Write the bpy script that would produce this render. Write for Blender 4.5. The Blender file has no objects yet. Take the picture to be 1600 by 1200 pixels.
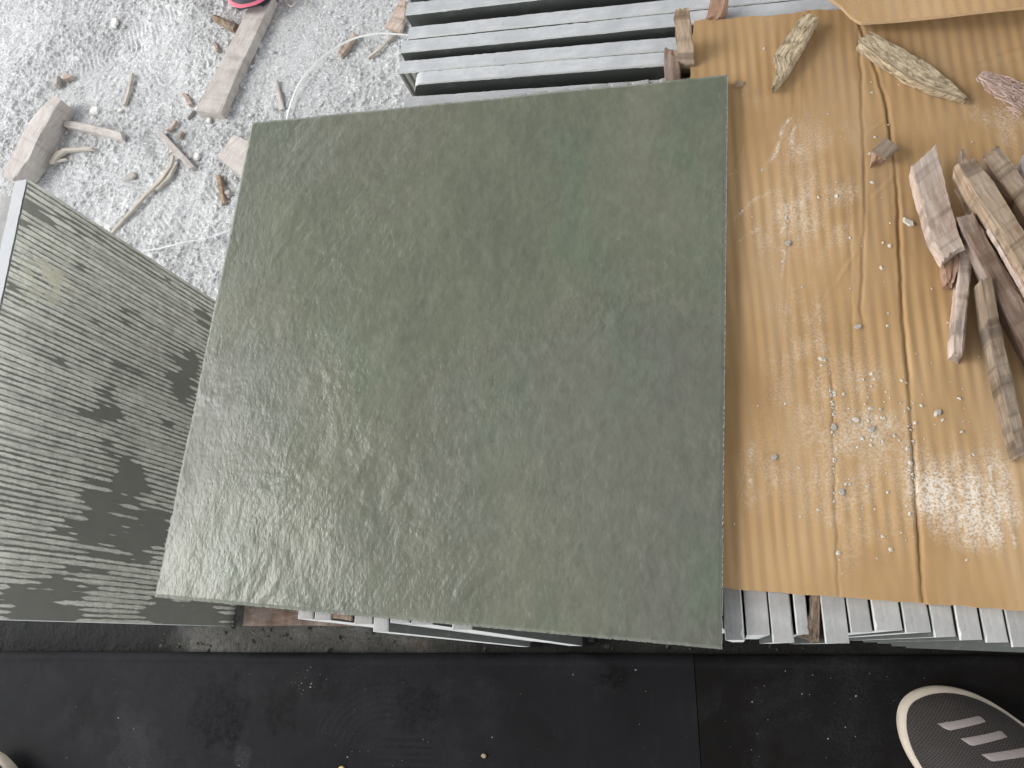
import bpy, bmesh, math, random
import numpy as np
from mathutils import Vector, Matrix

scene = bpy.context.scene
COL = scene.collection
R_ = math.radians

# ------------------------------------------------------------------ camera
CAM_Z = 0.93
FPX = 1248.0                                   # focal length in pixels of the 1600 px wide photograph
RC = np.array([[0.9645855444376396, -0.08095170285817124, -0.25104093145601747],
               [0.0, -0.9517410045629885, 0.3069023627042222],
               [-0.26377021716248117, -0.2960335826182501, -0.9180356150500162]])
cam = bpy.data.cameras.new('camera')
cam_o = bpy.data.objects.new('camera', cam); COL.objects.link(cam_o)
M = Matrix([list(RC[i] * np.array([1, -1, -1])) + [0] for i in range(3)] + [[0, 0, 0, 1]])
M.translation = Vector((0, 0, CAM_Z))
cam_o.matrix_world = M
cam.sensor_width = 36.0; cam.lens = FPX / 1600 * 36.0
cam.clip_start = 0.02; cam.clip_end = 500
scene.camera = cam_o

# ------------------------------------------------------------------ light
SUN_EL, SUN_AZ = 45.0, -86.0                   # azimuth from +Y towards +X
w = bpy.data.worlds.new('World'); scene.world = w; w.use_nodes = True
nt = w.node_tree; bg = nt.nodes['Background']
sky = nt.nodes.new('ShaderNodeTexSky'); sky.sky_type = 'NISHITA'; sky.sun_disc = False
sky.sun_elevation = R_(SUN_EL); sky.sun_rotation = R_(SUN_AZ)
sky.air_density = 1.0; sky.dust_density = 1.0; sky.ozone_density = 1.0
hs = nt.nodes.new('ShaderNodeHueSaturation'); hs.inputs['Saturation'].default_value = 0.2   # thin overcast
nt.links.new(sky.outputs[0], hs.inputs['Color']); nt.links.new(hs.outputs[0], bg.inputs[0]); bg.inputs[1].default_value = 0.15
sl = bpy.data.lights.new('sun', 'SUN'); sl.energy = 0.5; sl.angle = R_(24); sl.color = (1.0, 0.99, 0.975)
so = bpy.data.objects.new('sun', sl); COL.objects.link(so); so.location = (-2, 1, 4)
sd = Vector((math.sin(R_(SUN_AZ)) * math.cos(R_(SUN_EL)), math.cos(R_(SUN_AZ)) * math.cos(R_(SUN_EL)), math.sin(R_(SUN_EL))))
so.rotation_euler = sd.to_track_quat('Z', 'Y').to_euler()
scene.view_settings.view_transform = 'Standard'; scene.view_settings.look = 'None'
scene.view_settings.gamma = 1.0; scene.view_settings.exposure = 1.75

# ------------------------------------------------------------------ helpers
NVEC = -RC[2]                                   # straight down, in camera axes
def at(px, py, z):
    """point of the horizontal plane at height z seen at pixel (px, py) of the photograph"""
    p = np.array([px - 800.0, py - 600.0, FPX]); k = (CAM_Z - z) / (p @ NVEC)
    q = RC @ (p * k); return np.array([q[0], q[1], z])

def hash2(ix, iy, seed):
    ix = ix.astype(np.int64); iy = iy.astype(np.int64)
    h = (ix * 374761393 + iy * 668265263 + seed * 1442695041) & 0x7fffffff
    h = ((h ^ (h >> 13)) * 1274126177) & 0x7fffffff
    return ((h ^ (h >> 16)) & 0xffff) / 65535.0
def vn(x, y, seed=0):
    """smooth gradient-like noise in about -1..1"""
    x = np.asarray(x, float); y = np.asarray(y, float)
    x, y = np.broadcast_arrays(x, y)
    x0 = np.floor(x); y0 = np.floor(y); fx = x - x0; fy = y - y0
    u = fx * fx * fx * (fx * (fx * 6 - 15) + 10); v = fy * fy * fy * (fy * (fy * 6 - 15) + 10)
    def g(ix, iy, dx, dy):
        a = hash2(ix, iy, seed) * 2 * np.pi
        return np.cos(a) * dx + np.sin(a) * dy
    a = g(x0, y0, fx, fy); b = g(x0 + 1, y0, fx - 1, fy); c = g(x0, y0 + 1, fx, fy - 1); d = g(x0 + 1, y0 + 1, fx - 1, fy - 1)
    return 1.5 * ((a * (1 - u) + b * u) * (1 - v) + (c * (1 - u) + d * u) * v)
def fbm(x, y, seed=0, octs=4, gain=0.5):
    s = 0; a = 1.0
    for k in range(octs):
        s = s + a * vn(x * 2 ** k + 17.3 * k, y * 2 ** k - 9.1 * k, seed + k); a *= gain
    return s
def sstep(e0, e1, x):
    t = np.clip((x - e0) / (e1 - e0), 0, 1); return t * t * (3 - 2 * t)

def tag(o, label=None, cat=None, group=None, kind=None):
    if label: o['label'] = label
    if cat: o['category'] = cat
    if group: o['group'] = group
    if kind: o['kind'] = kind
    return o
def empty(name, loc):
    o = bpy.data.objects.new(name, None); COL.objects.link(o); o.location = loc; o.empty_display_size = 0.02; return o
def link(name, me, mats, parent=None, loc=None):
    o = bpy.data.objects.new(name, me); COL.objects.link(o)
    for m in (mats if isinstance(mats, (list, tuple)) else [mats]): me.materials.append(m)
    if loc is not None: o.location = loc
    if parent is not None: o.parent = parent
    return o
def mesh_from(verts, faces, smooth=True, sharp=None, uv=None):
    me = bpy.data.meshes.new('m'); me.from_pydata([tuple(map(float, v)) for v in verts], [], faces)
    me.update()
    if smooth: me.polygons.foreach_set('use_smooth', [True] * len(me.polygons))
    if sharp: me.set_sharp_from_angle(angle=R_(sharp))
    if uv is not None:
        l = me.uv_layers.new(name='UVMap'); vi = np.zeros(len(me.loops), np.int32); me.loops.foreach_get('vertex_index', vi)
        l.data.foreach_set('uv', np.asarray(uv, np.float32)[vi].ravel())
    return me
def grid_mesh(P, skirt=None, attr=None, base_thick=None):
    """P: (ny, nx, 3) points, optional closed underside: skirt = thickness down (z). Material 0 top, 1 sides."""
    ny, nx = P.shape[:2]
    V = P.reshape(-1, 3)
    idx = np.arange(ny * nx).reshape(ny, nx)
    F = np.stack([idx[:-1, :-1], idx[:-1, 1:], idx[1:, 1:], idx[1:, :-1]], -1).reshape(-1, 4)
    mi = np.zeros(len(F), np.int32)
    if skirt is not None:
        ring = np.concatenate([idx[0, :-1], idx[:-1, -1], idx[-1, :0:-1], idx[:0:-1, 0]])
        low = V[ring].copy(); low[:, 2] = base_thick if base_thick is not None else low[:, 2] - skirt
        n0 = len(V); n1 = len(ring)
        top = V[ring].copy()                        # doubled ring keeps the arris crisp
        V = np.concatenate([V, top, low]); a = n0 + np.arange(n1); b = n0 + n1 + np.arange(n1)
        S = np.stack([a, b, np.roll(b, -1), np.roll(a, -1)], -1)
        c = len(V); V = np.concatenate([V, low.mean(0)[None]])
        bot = np.stack([b, np.full(n1, c), np.full(n1, c), np.roll(b, -1)], -1)
        F = np.concatenate([F, S]); mi = np.concatenate([mi, np.ones(n1, np.int32)])
        tri = np.stack([b, np.full(n1, c), np.roll(b, -1)], -1)
    else: tri = None
    me = bpy.data.meshes.new('m')
    nq = len(F); ntr = 0 if tri is None else len(tri)
    me.vertices.add(len(V)); me.vertices.foreach_set('co', V.astype(np.float32).ravel())
    L = F.ravel() if tri is None else np.concatenate([F.ravel(), tri.ravel()])
    me.loops.add(len(L)); me.loops.foreach_set('vertex_index', L.astype(np.int32))
    me.polygons.add(nq + ntr)
    st = np.concatenate([np.arange(nq) * 4, nq * 4 + np.arange(ntr) * 3])
    me.polygons.foreach_set('loop_start', st.astype(np.int32))
    mi = np.concatenate([mi, np.ones(ntr, np.int32)])
    me.polygons.foreach_set('material_index', mi)
    me.polygons.foreach_set('use_smooth', (mi == 0))
    me.update(calc_edges=True); me.validate()
    if attr:
        for k, a in attr.items():
            d = np.zeros(len(V), np.float32); d[:ny * nx] = a.ravel()
            at_ = me.attributes.new(k, 'FLOAT', 'POINT'); at_.data.foreach_set('value', d)
    return me

# ------------------------------------------------------------------ materials
class N:
    """tiny node builder"""
    def __init__(s, name):
        s.m = bpy.data.materials.new(name); s.m.use_nodes = True; s.t = s.m.node_tree
        s.b = s.t.nodes['Principled BSDF']; s.out = s.t.nodes['Material Output']
    def n(s, typ, **kw):
        d = s.t.nodes.new(typ)
        for k, v in kw.items():
            if k.startswith('i_'):
                key = k[2:]; key = int(key) if key.isdigit() else key.replace('_', ' ')
                if hasattr(v, 'bl_rna') and isinstance(v, bpy.types.NodeSocket): s.t.links.new(v, d.inputs[key])
                else: d.inputs[key].default_value = v
            else: setattr(d, k, v)
        return d
    def l(s, a, b): s.t.links.new(a, b)
    def coord(s, which='Object', scale=(1, 1, 1), rot=(0, 0, 0)):
        c = s.n('ShaderNodeTexCoord'); mp = s.n('ShaderNodeMapping'); s.l(c.outputs[which], mp.inputs[0])
        mp.inputs['Scale'].default_value = scale; mp.inputs['Rotation'].default_value = rot
        return mp.outputs[0]
    def noise(s, vec, scale, detail=4, rough=0.55, dist=0.0):
        d = s.n('ShaderNodeTexNoise'); s.l(vec, d.inputs['Vector']); d.inputs['Scale'].default_value = scale
        d.inputs['Detail'].default_value = detail; d.inputs['Roughness'].default_value = rough; d.inputs['Distortion'].default_value = dist
        return d.outputs['Fac']
    def ramp(s, fac, stops):
        d = s.n('ShaderNodeValToRGB'); s.l(fac, d.inputs[0]); e = d.color_ramp.elements
        while len(e) > 1: e.remove(e[-1])
        for i, (p, c) in enumerate(stops):
            if i == 0: x = e[0]; x.position = p
            else: x = e.new(p)
            c = (c, c, c) if isinstance(c, (int, float)) else c
            x.color = (*c, 1)
        return d.outputs[0]
    def mix(s, fac, a, b, mode='MIX'):
        d = s.n('ShaderNodeMix', data_type='RGBA', blend_type=mode)
        for v, i in ((fac, 0), (a, 6), (b, 7)):
            if isinstance(v, bpy.types.NodeSocket): s.l(v, d.inputs[i])
            elif i == 0: d.inputs[0].default_value = v
            else: d.inputs[i].default_value = (*v, 1)
        return d.outputs[2]
    def math(s, op, a, b=0.0):
        d = s.n('ShaderNodeMath', operation=op)
        for v, i in ((a, 0), (b, 1)):
            if isinstance(v, bpy.types.NodeSocket): s.l(v, d.inputs[i])
            else: d.inputs[i].default_value = v
        return d.outputs[0]
    def bump(s, h, strength, dist, nrm=None):
        d = s.n('ShaderNodeBump'); s.l(h, d.inputs['Height']); d.inputs['Strength'].default_value = strength; d.inputs['Distance'].default_value = dist
        if nrm is not None: s.l(nrm, d.inputs['Normal'])
        return d.outputs[0]
    def fin(s, col=None, rough=0.6, nrm=None, spec=0.5, coat=None):
        for v, k in ((col, 'Base Color'), (rough, 'Roughness'), (nrm, 'Normal'), (spec, 'Specular IOR Level')):
            if v is None: continue
            if isinstance(v, bpy.types.NodeSocket): s.l(v, s.b.inputs[k])
            elif k == 'Base Color': s.b.inputs[k].default_value = (*v, 1)
            else: s.b.inputs[k].default_value = v
        return s.m

def mat_sand():
    s = N('pale_stone_dust'); v = s.coord('Object')
    a = s.noise(v, 7, 6, 0.68, 0.6); b = s.noise(v, 120, 4, 0.65); c = s.noise(v, 600, 2, 0.6)
    col = s.ramp(a, [(0.32, (0.40, 0.405, 0.395)), (0.5, (0.62, 0.62, 0.605)), (0.75, (0.76, 0.755, 0.735))])
    col = s.mix(s.ramp(b, [(0.35, 0.5), (0.6, 0.0)]), col, (0.36, 0.36, 0.35))
    at_ = s.n('ShaderNodeAttribute', attribute_name='bare')
    bare = s.mix(s.noise(v, 40, 5), (0.44, 0.44, 0.43), (0.55, 0.55, 0.54))
    col = s.mix(at_.outputs['Fac'], col, bare)
    h = s.math('ADD', s.math('MULTIPLY', s.noise(v, 210, 4, 0.7), 0.65), s.math('MULTIPLY', c, 0.35))
    gr = s.noise(v, 330, 3, 0.7); g2 = s.noise(v, 150, 4, 0.7)
    col = s.mix(s.ramp(gr, [(0.36, 0.6), (0.50, 0.0)]), col, (0.29, 0.29, 0.28))
    col = s.mix(s.ramp(g2, [(0.34, 0.55), (0.46, 0.0)]), col, (0.33, 0.325, 0.315))
    col = s.mix(s.ramp(gr, [(0.55, 0.0), (0.68, 0.8)]), col, (0.86, 0.855, 0.84))
    return s.fin(col, 0.95, s.bump(h, 1.0, 0.0055), 0.2)
def mat_tile():
    s = N('green_leathered_slate'); v = s.coord('Object', rot=(0, 0, R_(-35))); vs = s.coord('Object', scale=(1.0, 0.55, 1.0), rot=(0, 0, R_(-32)))
    a = s.noise(vs, 9, 5, 0.62, 0.5); b = s.noise(v, 3.4, 3, 0.5, 0.3); f = s.noise(vs, 520, 3, 0.65); m = s.noise(vs, 230, 3, 0.6)
    col = s.ramp(a, [(0.30, (0.106, 0.112, 0.084)), (0.45, (0.122, 0.129, 0.093)), (0.58, (0.134, 0.140, 0.099)), (0.72, (0.147, 0.152, 0.108))])
    col = s.mix(s.ramp(b, [(0.46, 0.0), (0.60, 0.5)]), col, (0.120, 0.119, 0.103))
    g = s.noise(vs, 14, 4, 0.55, 0.4)
    col = s.mix(s.ramp(g, [(0.56, 0.0), (0.70, 0.5)]), col, (0.102, 0.132, 0.092))
    ol = s.noise(s.coord('Object', rot=(0, 0, 1.0)), 5, 3, 0.5, 0.3)
    col = s.mix(s.ramp(ol, [(0.5, 0.0), (0.68, 0.18)]), col, (0.136, 0.139, 0.094))
    du = s.noise(v, 60, 6, 0.72)
    col = s.mix(s.math('MULTIPLY', s.ramp(du, [(0.56, 0.0), (0.8, 0.10)]), s.ramp(a, [(0.4, 0.2), (0.65, 1.0)])), col, (0.24, 0.245, 0.215))
    mo = s.math('ADD', s.math('MULTIPLY', m, 0.6), s.math('MULTIPLY', s.noise(vs, 75, 4, 0.65), 0.4))
    hs = s.n('ShaderNodeHueSaturation'); s.l(col, hs.inputs['Color']); s.l(s.ramp(mo, [(0.32, 0.84), (0.5, 0.98), (0.68, 1.13)]), hs.inputs['Value']); col = hs.outputs[0]
    pm = s.ramp(s.noise(v, 13, 4, 0.6), [(0.35, 0.45), (0.65, 1.0)])
    n1 = s.bump(s.math('MULTIPLY', f, pm), 0.5, 0.0006); n2 = s.bump(s.math('MULTIPLY', m, pm), 0.5, 0.0009, n1)
    rg = s.math('ADD', s.math('MULTIPLY', m, 0.16), s.ramp(b, [(0.4, 0.14), (0.62, 0.24)]))
    return s.fin(col, rg, n2, 0.34)
def mat_raw_edge(name='raw_broken_edge', c0=(0.36, 0.37, 0.34), c1=(0.55, 0.55, 0.52)):
    s = N(name); v = s.coord('Object'); a = s.noise(v, 300, 3, 0.6)
    return s.fin(s.mix(a, c0, c1), 0.85, s.bump(a, 0.4, 0.0006), 0.3)
def mat_sawn(name='sawn_stone_edge', k=(1, 0.96, 0.91)):
    s = N(name); kk = lambda c: tuple(min(.9, a * b) for a, b in zip(c, k)); v = s.coord('Object'); vl = s.coord('Object', scale=(0.12, 1, 1))
    oi = s.n('ShaderNodeObjectInfo')
    a = s.noise(v, 30, 5, 0.65); b = s.noise(v, 260, 3, 0.6); st = s.noise(vl, 420, 2, 0.6)
    col = s.ramp(a, [(0.28, kk((0.27, 0.275, 0.275))), (0.5, kk((0.35, 0.355, 0.355))), (0.7, kk((0.44, 0.44, 0.43)))])
    col = s.mix(s.ramp(b, [(0.30, 0.45), (0.42, 0.0)]), col, kk((0.24, 0.25, 0.25)))
    col = s.mix(s.ramp(st, [(0.4, 0.25), (0.6, 0.0)]), col, kk((0.28, 0.28, 0.28)))
    t = s.math('ADD', s.math('MULTIPLY', oi.outputs['Random'], 0.24), 0.84)
    hs = s.n('ShaderNodeHueSaturation'); s.l(t, hs.inputs['Value']); s.l(col, hs.inputs['Color'])
    return s.fin(hs.outputs[0], 0.75, s.bump(s.math('ADD', b, st), 0.35, 0.0006), 0.35)
def mat_face(name='dark_stone_face', c0=(0.060, 0.066, 0.058), c1=(0.10, 0.106, 0.095), dust=0.35):
    s = N(name); v = s.coord('Object'); a = s.noise(v, 14, 5, 0.6); b = s.noise(v, 200, 3, 0.6)
    col = s.mix(a, c0, c1)
    col = s.mix(s.ramp(s.noise(v, 45, 6, 0.7), [(0.55, 0.0), (0.75, dust)]), col, (0.30, 0.30, 0.28))
    return s.fin(col, 0.55, s.bump(b, 0.3, 0.0005), 0.4)
def mat_ribbed_face():
    s = N('ribbed_stone_face'); v = s.coord('Object')
    w_ = s.n('ShaderNodeTexWave', wave_type='BANDS', bands_direction='X'); s.l(v, w_.inputs['Vector']); w_.inputs['Scale'].default_value = 48; w_.inputs['Distortion'].default_value = 1.0
    col = s.ramp(w_.outputs['Fac'], [(0.3, (0.10, 0.10, 0.09)), (0.6, (0.30, 0.30, 0.27))])
    return s.fin(col, 0.8, s.bump(w_.outputs['Fac'], 0.6, 0.0012), 0.3)
def mat_front():
    s = N('pale_sawn_end'); v = s.coord('Object'); a = s.noise(v, 50, 5, 0.6); vl = s.coord('Object', scale=(1, 1, 0.08)); b = s.noise(vl, 300, 2)
    col = s.ramp(a, [(0.3, (0.62, 0.62, 0.58)), (0.65, (0.78, 0.775, 0.73))])  # slab ends coloured paler than the sawn top edges
    return s.fin(s.mix(s.ramp(b, [(0.35, 0.4), (0.6, 0)]), col, (0.42, 0.42, 0.40)), 0.85, s.bump(b, 0.3, 0.0005), 0.3)
def mat_combed():
    s = N('combed_stone_face'); v = s.coord('Object')
    at_ = s.n('ShaderNodeAttribute', attribute_name='ridge'); kh = s.n('ShaderNodeAttribute', attribute_name='khaki')
    a = s.noise(v, 12, 4, 0.6); b = s.noise(v, 260, 4, 0.7); cz = s.coord('Object', scale=(1, 1, 0.05))
    st = s.noise(cz, 420, 3, 0.7)
    rid = s.ramp(a, [(0.3, (0.62, 0.60, 0.51)), (0.6, (0.73, 0.71, 0.61)), (0.8, (0.82, 0.80, 0.70))])
    rid = s.mix(kh.outputs['Fac'], rid, (0.66, 0.62, 0.46))
    rid = s.mix(s.ramp(b, [(0.38, 0.35), (0.50, 0.0)]), rid, (0.30, 0.30, 0.27))
    low = s.mix(s.noise(v, 60, 3), (0.165, 0.162, 0.135), (0.21, 0.207, 0.175))
    f = s.ramp(at_.outputs['Fac'], [(0.2, 0.0), (0.9, 1.0)])
    f = s.math('MULTIPLY', f, s.ramp(st, [(0.3, 0.75), (0.5, 1.0)]))
    col = s.mix(f, low, rid)
    return s.fin(col, 0.62, s.bump(b, 0.35, 0.0006), 0.4)
def mat_cardboard():
    s = N('brown_corrugated_board'); v = s.coord('Object'); vy = s.coord('Object', scale=(1, 0.05, 1)); vs = s.coord('Object', scale=(1, 0.22, 1))
    a = s.noise(v, 5, 4, 0.6)
    wv = s.n('ShaderNodeTexWave', wave_type='BANDS', bands_direction='X'); s.l(s.coord('Object', scale=(1, 0.12, 1), rot=(0, 0, R_(0.5))), wv.inputs['Vector'])
    wv.inputs['Scale'].default_value = 42.4; wv.inputs['Distortion'].default_value = 2.0; wv.inputs['Detail'].default_value = 2
    st = s.math('ADD', s.math('MULTIPLY', s.noise(vy, 110, 3, 0.6), 0.55), s.math('MULTIPLY', wv.outputs['Fac'], 0.45)); d = s.noise(v, 700, 2, 0.6); st2 = s.noise(vs, 22, 5, 0.65)
    col = s.ramp(a, [(0.34, (0.29, 0.172, 0.074)), (0.5, (0.41, 0.258, 0.122)), (0.7, (0.49, 0.33, 0.172))])
    col = s.mix(s.ramp(st, [(0.28, 0.62), (0.66, 0.0)]), col, (0.30, 0.192, 0.095))
    col = s.mix(s.ramp(st2, [(0.5, 0.0), (0.72, 0.35)]), col, (0.43, 0.32, 0.21))
    du = s.n('ShaderNodeAttribute', attribute_name='dust')
    spk = s.math('MULTIPLY', s.ramp(d, [(0.36, 0.12), (0.60, 1.0)]), du.outputs['Fac'])
    spk2 = s.ramp(spk, [(0.06, 0.0), (0.75, 0.92)])
    col = s.mix(spk2, col, (0.64, 0.575, 0.485))
    rib = s.noise(vy, 120, 1, 0.5)
    h = s.math('ADD', s.math('MULTIPLY', rib, 1.0), s.math('MULTIPLY', d, 0.15))
    return s.fin(col, 0.9, s.bump(h, 0.25, 0.0007), 0.08)
def mat_wood(name, c0, c1, c2, saw=0.5, dust=0.2, scale=1.0):
    s = N(name); uv = s.coord('UV', scale=(1, 1, 1)); vg = s.coord('UV', scale=(0.16, 1, 1)); vx = s.coord('UV', scale=(1, 0.05, 1)); o = s.coord('Object')
    g = s.noise(vg, 260 * scale, 5, 0.65, 0.3); k = s.noise(uv, 22, 4, 0.6); cr = s.noise(vx, 110 * scale, 2, 0.6)
    col = s.ramp(g, [(0.3, c0), (0.52, c1), (0.75, c2)])
    col = s.mix(s.ramp(cr, [(0.38, saw), (0.50, 0.0)]), col, tuple(x * 0.55 for x in c0))
    col = s.mix(s.ramp(k, [(0.45, 0.0), (0.7, dust)]), col, (0.55, 0.52, 0.48))
    sp = s.noise(uv, 500, 2)
    h = s.math('ADD', s.math('MULTIPLY', g, 0.8), s.math('MULTIPLY', cr, saw))
    return s.fin(col, 0.85, s.bump(h, 0.55, 0.0012), 0.25)
def mat_fibre():
    s = N('coarse_fibrous_splinter'); vg = s.coord('UV', scale=(0.35, 1, 1)); g = s.noise(vg, 420, 4, 0.7, 0.6); k = s.noise(vg, 140, 3, 0.6)
    col = s.ramp(g, [(0.34, (0.12, 0.085, 0.05)), (0.46, (0.33, 0.25, 0.155)), (0.58, (0.50, 0.405, 0.265)), (0.75, (0.62, 0.53, 0.37))])
    col = s.mix(s.ramp(k, [(0.5, 0.0), (0.7, 0.35)]), col, (0.33, 0.25, 0.17))
    return s.fin(col, 0.9, s.bump(g, 0.9, 0.002), 0.2)
def mat_plain(name, c, rough=0.6, var=0.15, sc=60, bump=0.2, spec=0.4):
    s = N(name); v = s.coord('Object'); a = s.noise(v, sc, 4, 0.6)
    col = s.mix(a, tuple(x * (1 - var) for x in c), tuple(min(1, x * (1 + var)) for x in c))
    return s.fin(col, rough, s.bump(a, bump, 0.0008), spec)
def mat_black(name, base, brown=0.0):
    s = N(name); v = s.coord('Object'); a = s.noise(v, 6, 5, 0.6); b = s.noise(v, 380, 3, 0.6); c = s.noise(v, 15, 5, 0.7, 0.5)
    vy = s.coord('Object', scale=(1, 0.04, 1)); st = s.noise(vy, 260, 2, 0.6)
    lo = tuple(x * 0.55 for x in base); hi = tuple(x * 1.5 for x in base)
    col = s.ramp(a, [(0.3, lo), (0.55, base), (0.75, hi)])
    dusty = s.math('MULTIPLY', s.ramp(c, [(0.52, 0.0), (0.75, 0.22)]), s.ramp(b, [(0.35, 0.3), (0.6, 1.0)]))
    col = s.mix(dusty, col, (0.06, 0.06, 0.062))
    col = s.mix(s.ramp(st, [(0.55, 0.0), (0.75, 0.18)]), col, tuple(x * 2.2 for x in base))
    pa = s.n('ShaderNodeAttribute', attribute_name='wet')
    wet = s.math('MULTIPLY', pa.outputs['Fac'], s.ramp(s.noise(v, 160, 4, 0.7), [(0.38, 0.15), (0.58, 1.0)]))
    col = s.mix(wet, col, (0.0016, 0.0016, 0.0018))
    pd = s.n('ShaderNodeAttribute', attribute_name='chalk')
    col = s.mix(s.math('MULTIPLY', pd.outputs['Fac'], s.ramp(b, [(0.35, 0.2), (0.62, 1.0)])), col, (0.075, 0.075, 0.079))
    sp = s.n('ShaderNodeTexVoronoi'); s.l(v, sp.inputs['Vector']); sp.inputs['Scale'].default_value = 90
    spk = s.math('MULTIPLY', s.ramp(sp.outputs['Distance'], [(0.03, 1.0), (0.055, 0.0)]), s.ramp(s.noise(v, 31, 2), [(0.60, 0.0), (0.66, 0.5)]))
    col = s.mix(spk, col, (0.30, 0.29, 0.27))
    return s.fin(col, s.ramp(c, [(0.35, 0.60), (0.7, 0.8)]), s.bump(b, 0.25, 0.0006), 0.10)
def mat_concrete():
    s = N('stained_shaded_concrete'); v = s.coord('Object'); a = s.noise(v, 10, 6, 0.65, 0.5); b = s.noise(v, 150, 4, 0.65); c = s.noise(v, 26, 4, 0.6)
    col = s.ramp(a, [(0.3, (0.05, 0.049, 0.043)), (0.5, (0.095, 0.092, 0.082)), (0.7, (0.17, 0.166, 0.15))])
    col = s.mix(s.ramp(b, [(0.33, 0.7), (0.46, 0.0)]), col, (0.05, 0.048, 0.042))
    col = s.mix(s.ramp(c, [(0.60, 0.0), (0.68, 0.55)]), col, (0.12, 0.075, 0.045))
    st = s.n('ShaderNodeAttribute', attribute_name='painted_shade'); col = s.mix(st.outputs['Fac'], col, (0.014, 0.014, 0.013))
    return s.fin(col, 0.9, s.bump(s.math('ADD', a, b), 0.8, 0.004), 0.25)
def mat_mesh_cloth(name, c0, c1, sc=480):
    s = N(name); v = s.coord('UV'); vo = s.n('ShaderNodeTexVoronoi'); s.l(v, vo.inputs['Vector']); vo.inputs['Scale'].default_value = sc; vo.inputs['Randomness'].default_value = 0.15
    d = vo.outputs['Distance']
    col = s.ramp(d, [(0.22, c0), (0.42, c1)])
    return s.fin(col, 0.85, s.bump(d, 0.6, 0.0009), 0.25)
SAND = mat_sand(); TILE = mat_tile(); RAW = mat_raw_edge(); SAWN = mat_sawn(); SAWN_FAR = mat_sawn('paler_sawn_edge', (1.22, 1.22, 1.22)); FACE = mat_face(); RIBF = mat_ribbed_face(); FRONT = mat_front()  # SAWN_FAR: same sawn edge in a paler colour, for the far stack
COMBED = mat_combed(); CARD = mat_cardboard(); KRAFT_EDGE = mat_plain('torn_board_edge', (0.42, 0.28, 0.15), 0.85, 0.3, 400)
W_PALE = mat_wood('dusty_pale_timber', (0.30, 0.26, 0.23), (0.38, 0.34, 0.305), (0.47, 0.425, 0.39), 0.25, 0.5)
W_PINK = mat_wood('pinkish_sawn_timber', (0.27, 0.19, 0.14), (0.41, 0.315, 0.25), (0.55, 0.455, 0.38), 0.6, 0.3)
W_DUST = mat_wood('dusty_grey_pink_timber', (0.34, 0.295, 0.26), (0.44, 0.395, 0.36), (0.54, 0.49, 0.45), 0.25, 0.5)
W_TAN = mat_wood('tan_sawn_timber', (0.19, 0.125, 0.075), (0.31, 0.225, 0.15), (0.45, 0.35, 0.25), 0.75, 0.12)
W_GREY = mat_wood('grey_brown_sawn_timber', (0.13, 0.088, 0.055), (0.205, 0.148, 0.098), (0.31, 0.24, 0.17), 0.8, 0.15)
W_BROWN = mat_wood('dark_brown_timber', (0.13, 0.085, 0.06), (0.21, 0.145, 0.105), (0.33, 0.25, 0.20), 0.3, 0.35)
W_RED = mat_wood('reddish_bark_timber', (0.20, 0.11, 0.07), (0.30, 0.18, 0.12), (0.38, 0.25, 0.18), 0.2, 0.1)
FIBRE = mat_fibre()
STRAW = mat_wood('dry_straw', (0.34, 0.30, 0.245), (0.46, 0.415, 0.345), (0.56, 0.515, 0.445), 0.1, 0.3)
PLASTIC = mat_plain('white_plastic_strap', (0.54, 0.535, 0.51), 0.5, 0.06, 80, 0.1)
FILM = mat_plain('dusty_clear_film', (0.5, 0.5, 0.49), 0.5, 0.08, 80, 0.1)
STONE_CHIP = mat_plain('grey_stone_chip', (0.33, 0.305, 0.27), 0.8, 0.2, 120, 0.4)
PALE_CHIP = mat_plain('pale_chip', (0.46, 0.42, 0.35), 0.85, 0.15, 120, 0.4)
PINK_FIBRE = mat_wood('pinkish_fibre', (0.36, 0.235, 0.185), (0.46, 0.325, 0.265), (0.56, 0.43, 0.365), 0.1, 0.3)
BLACK_A = mat_black('worn_black_sheet', (0.0076, 0.0076, 0.0083)); BLACK_B = mat_black('worn_black_sheet_warm', (0.0036, 0.0029, 0.0024))
CONC = mat_concrete()

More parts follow.
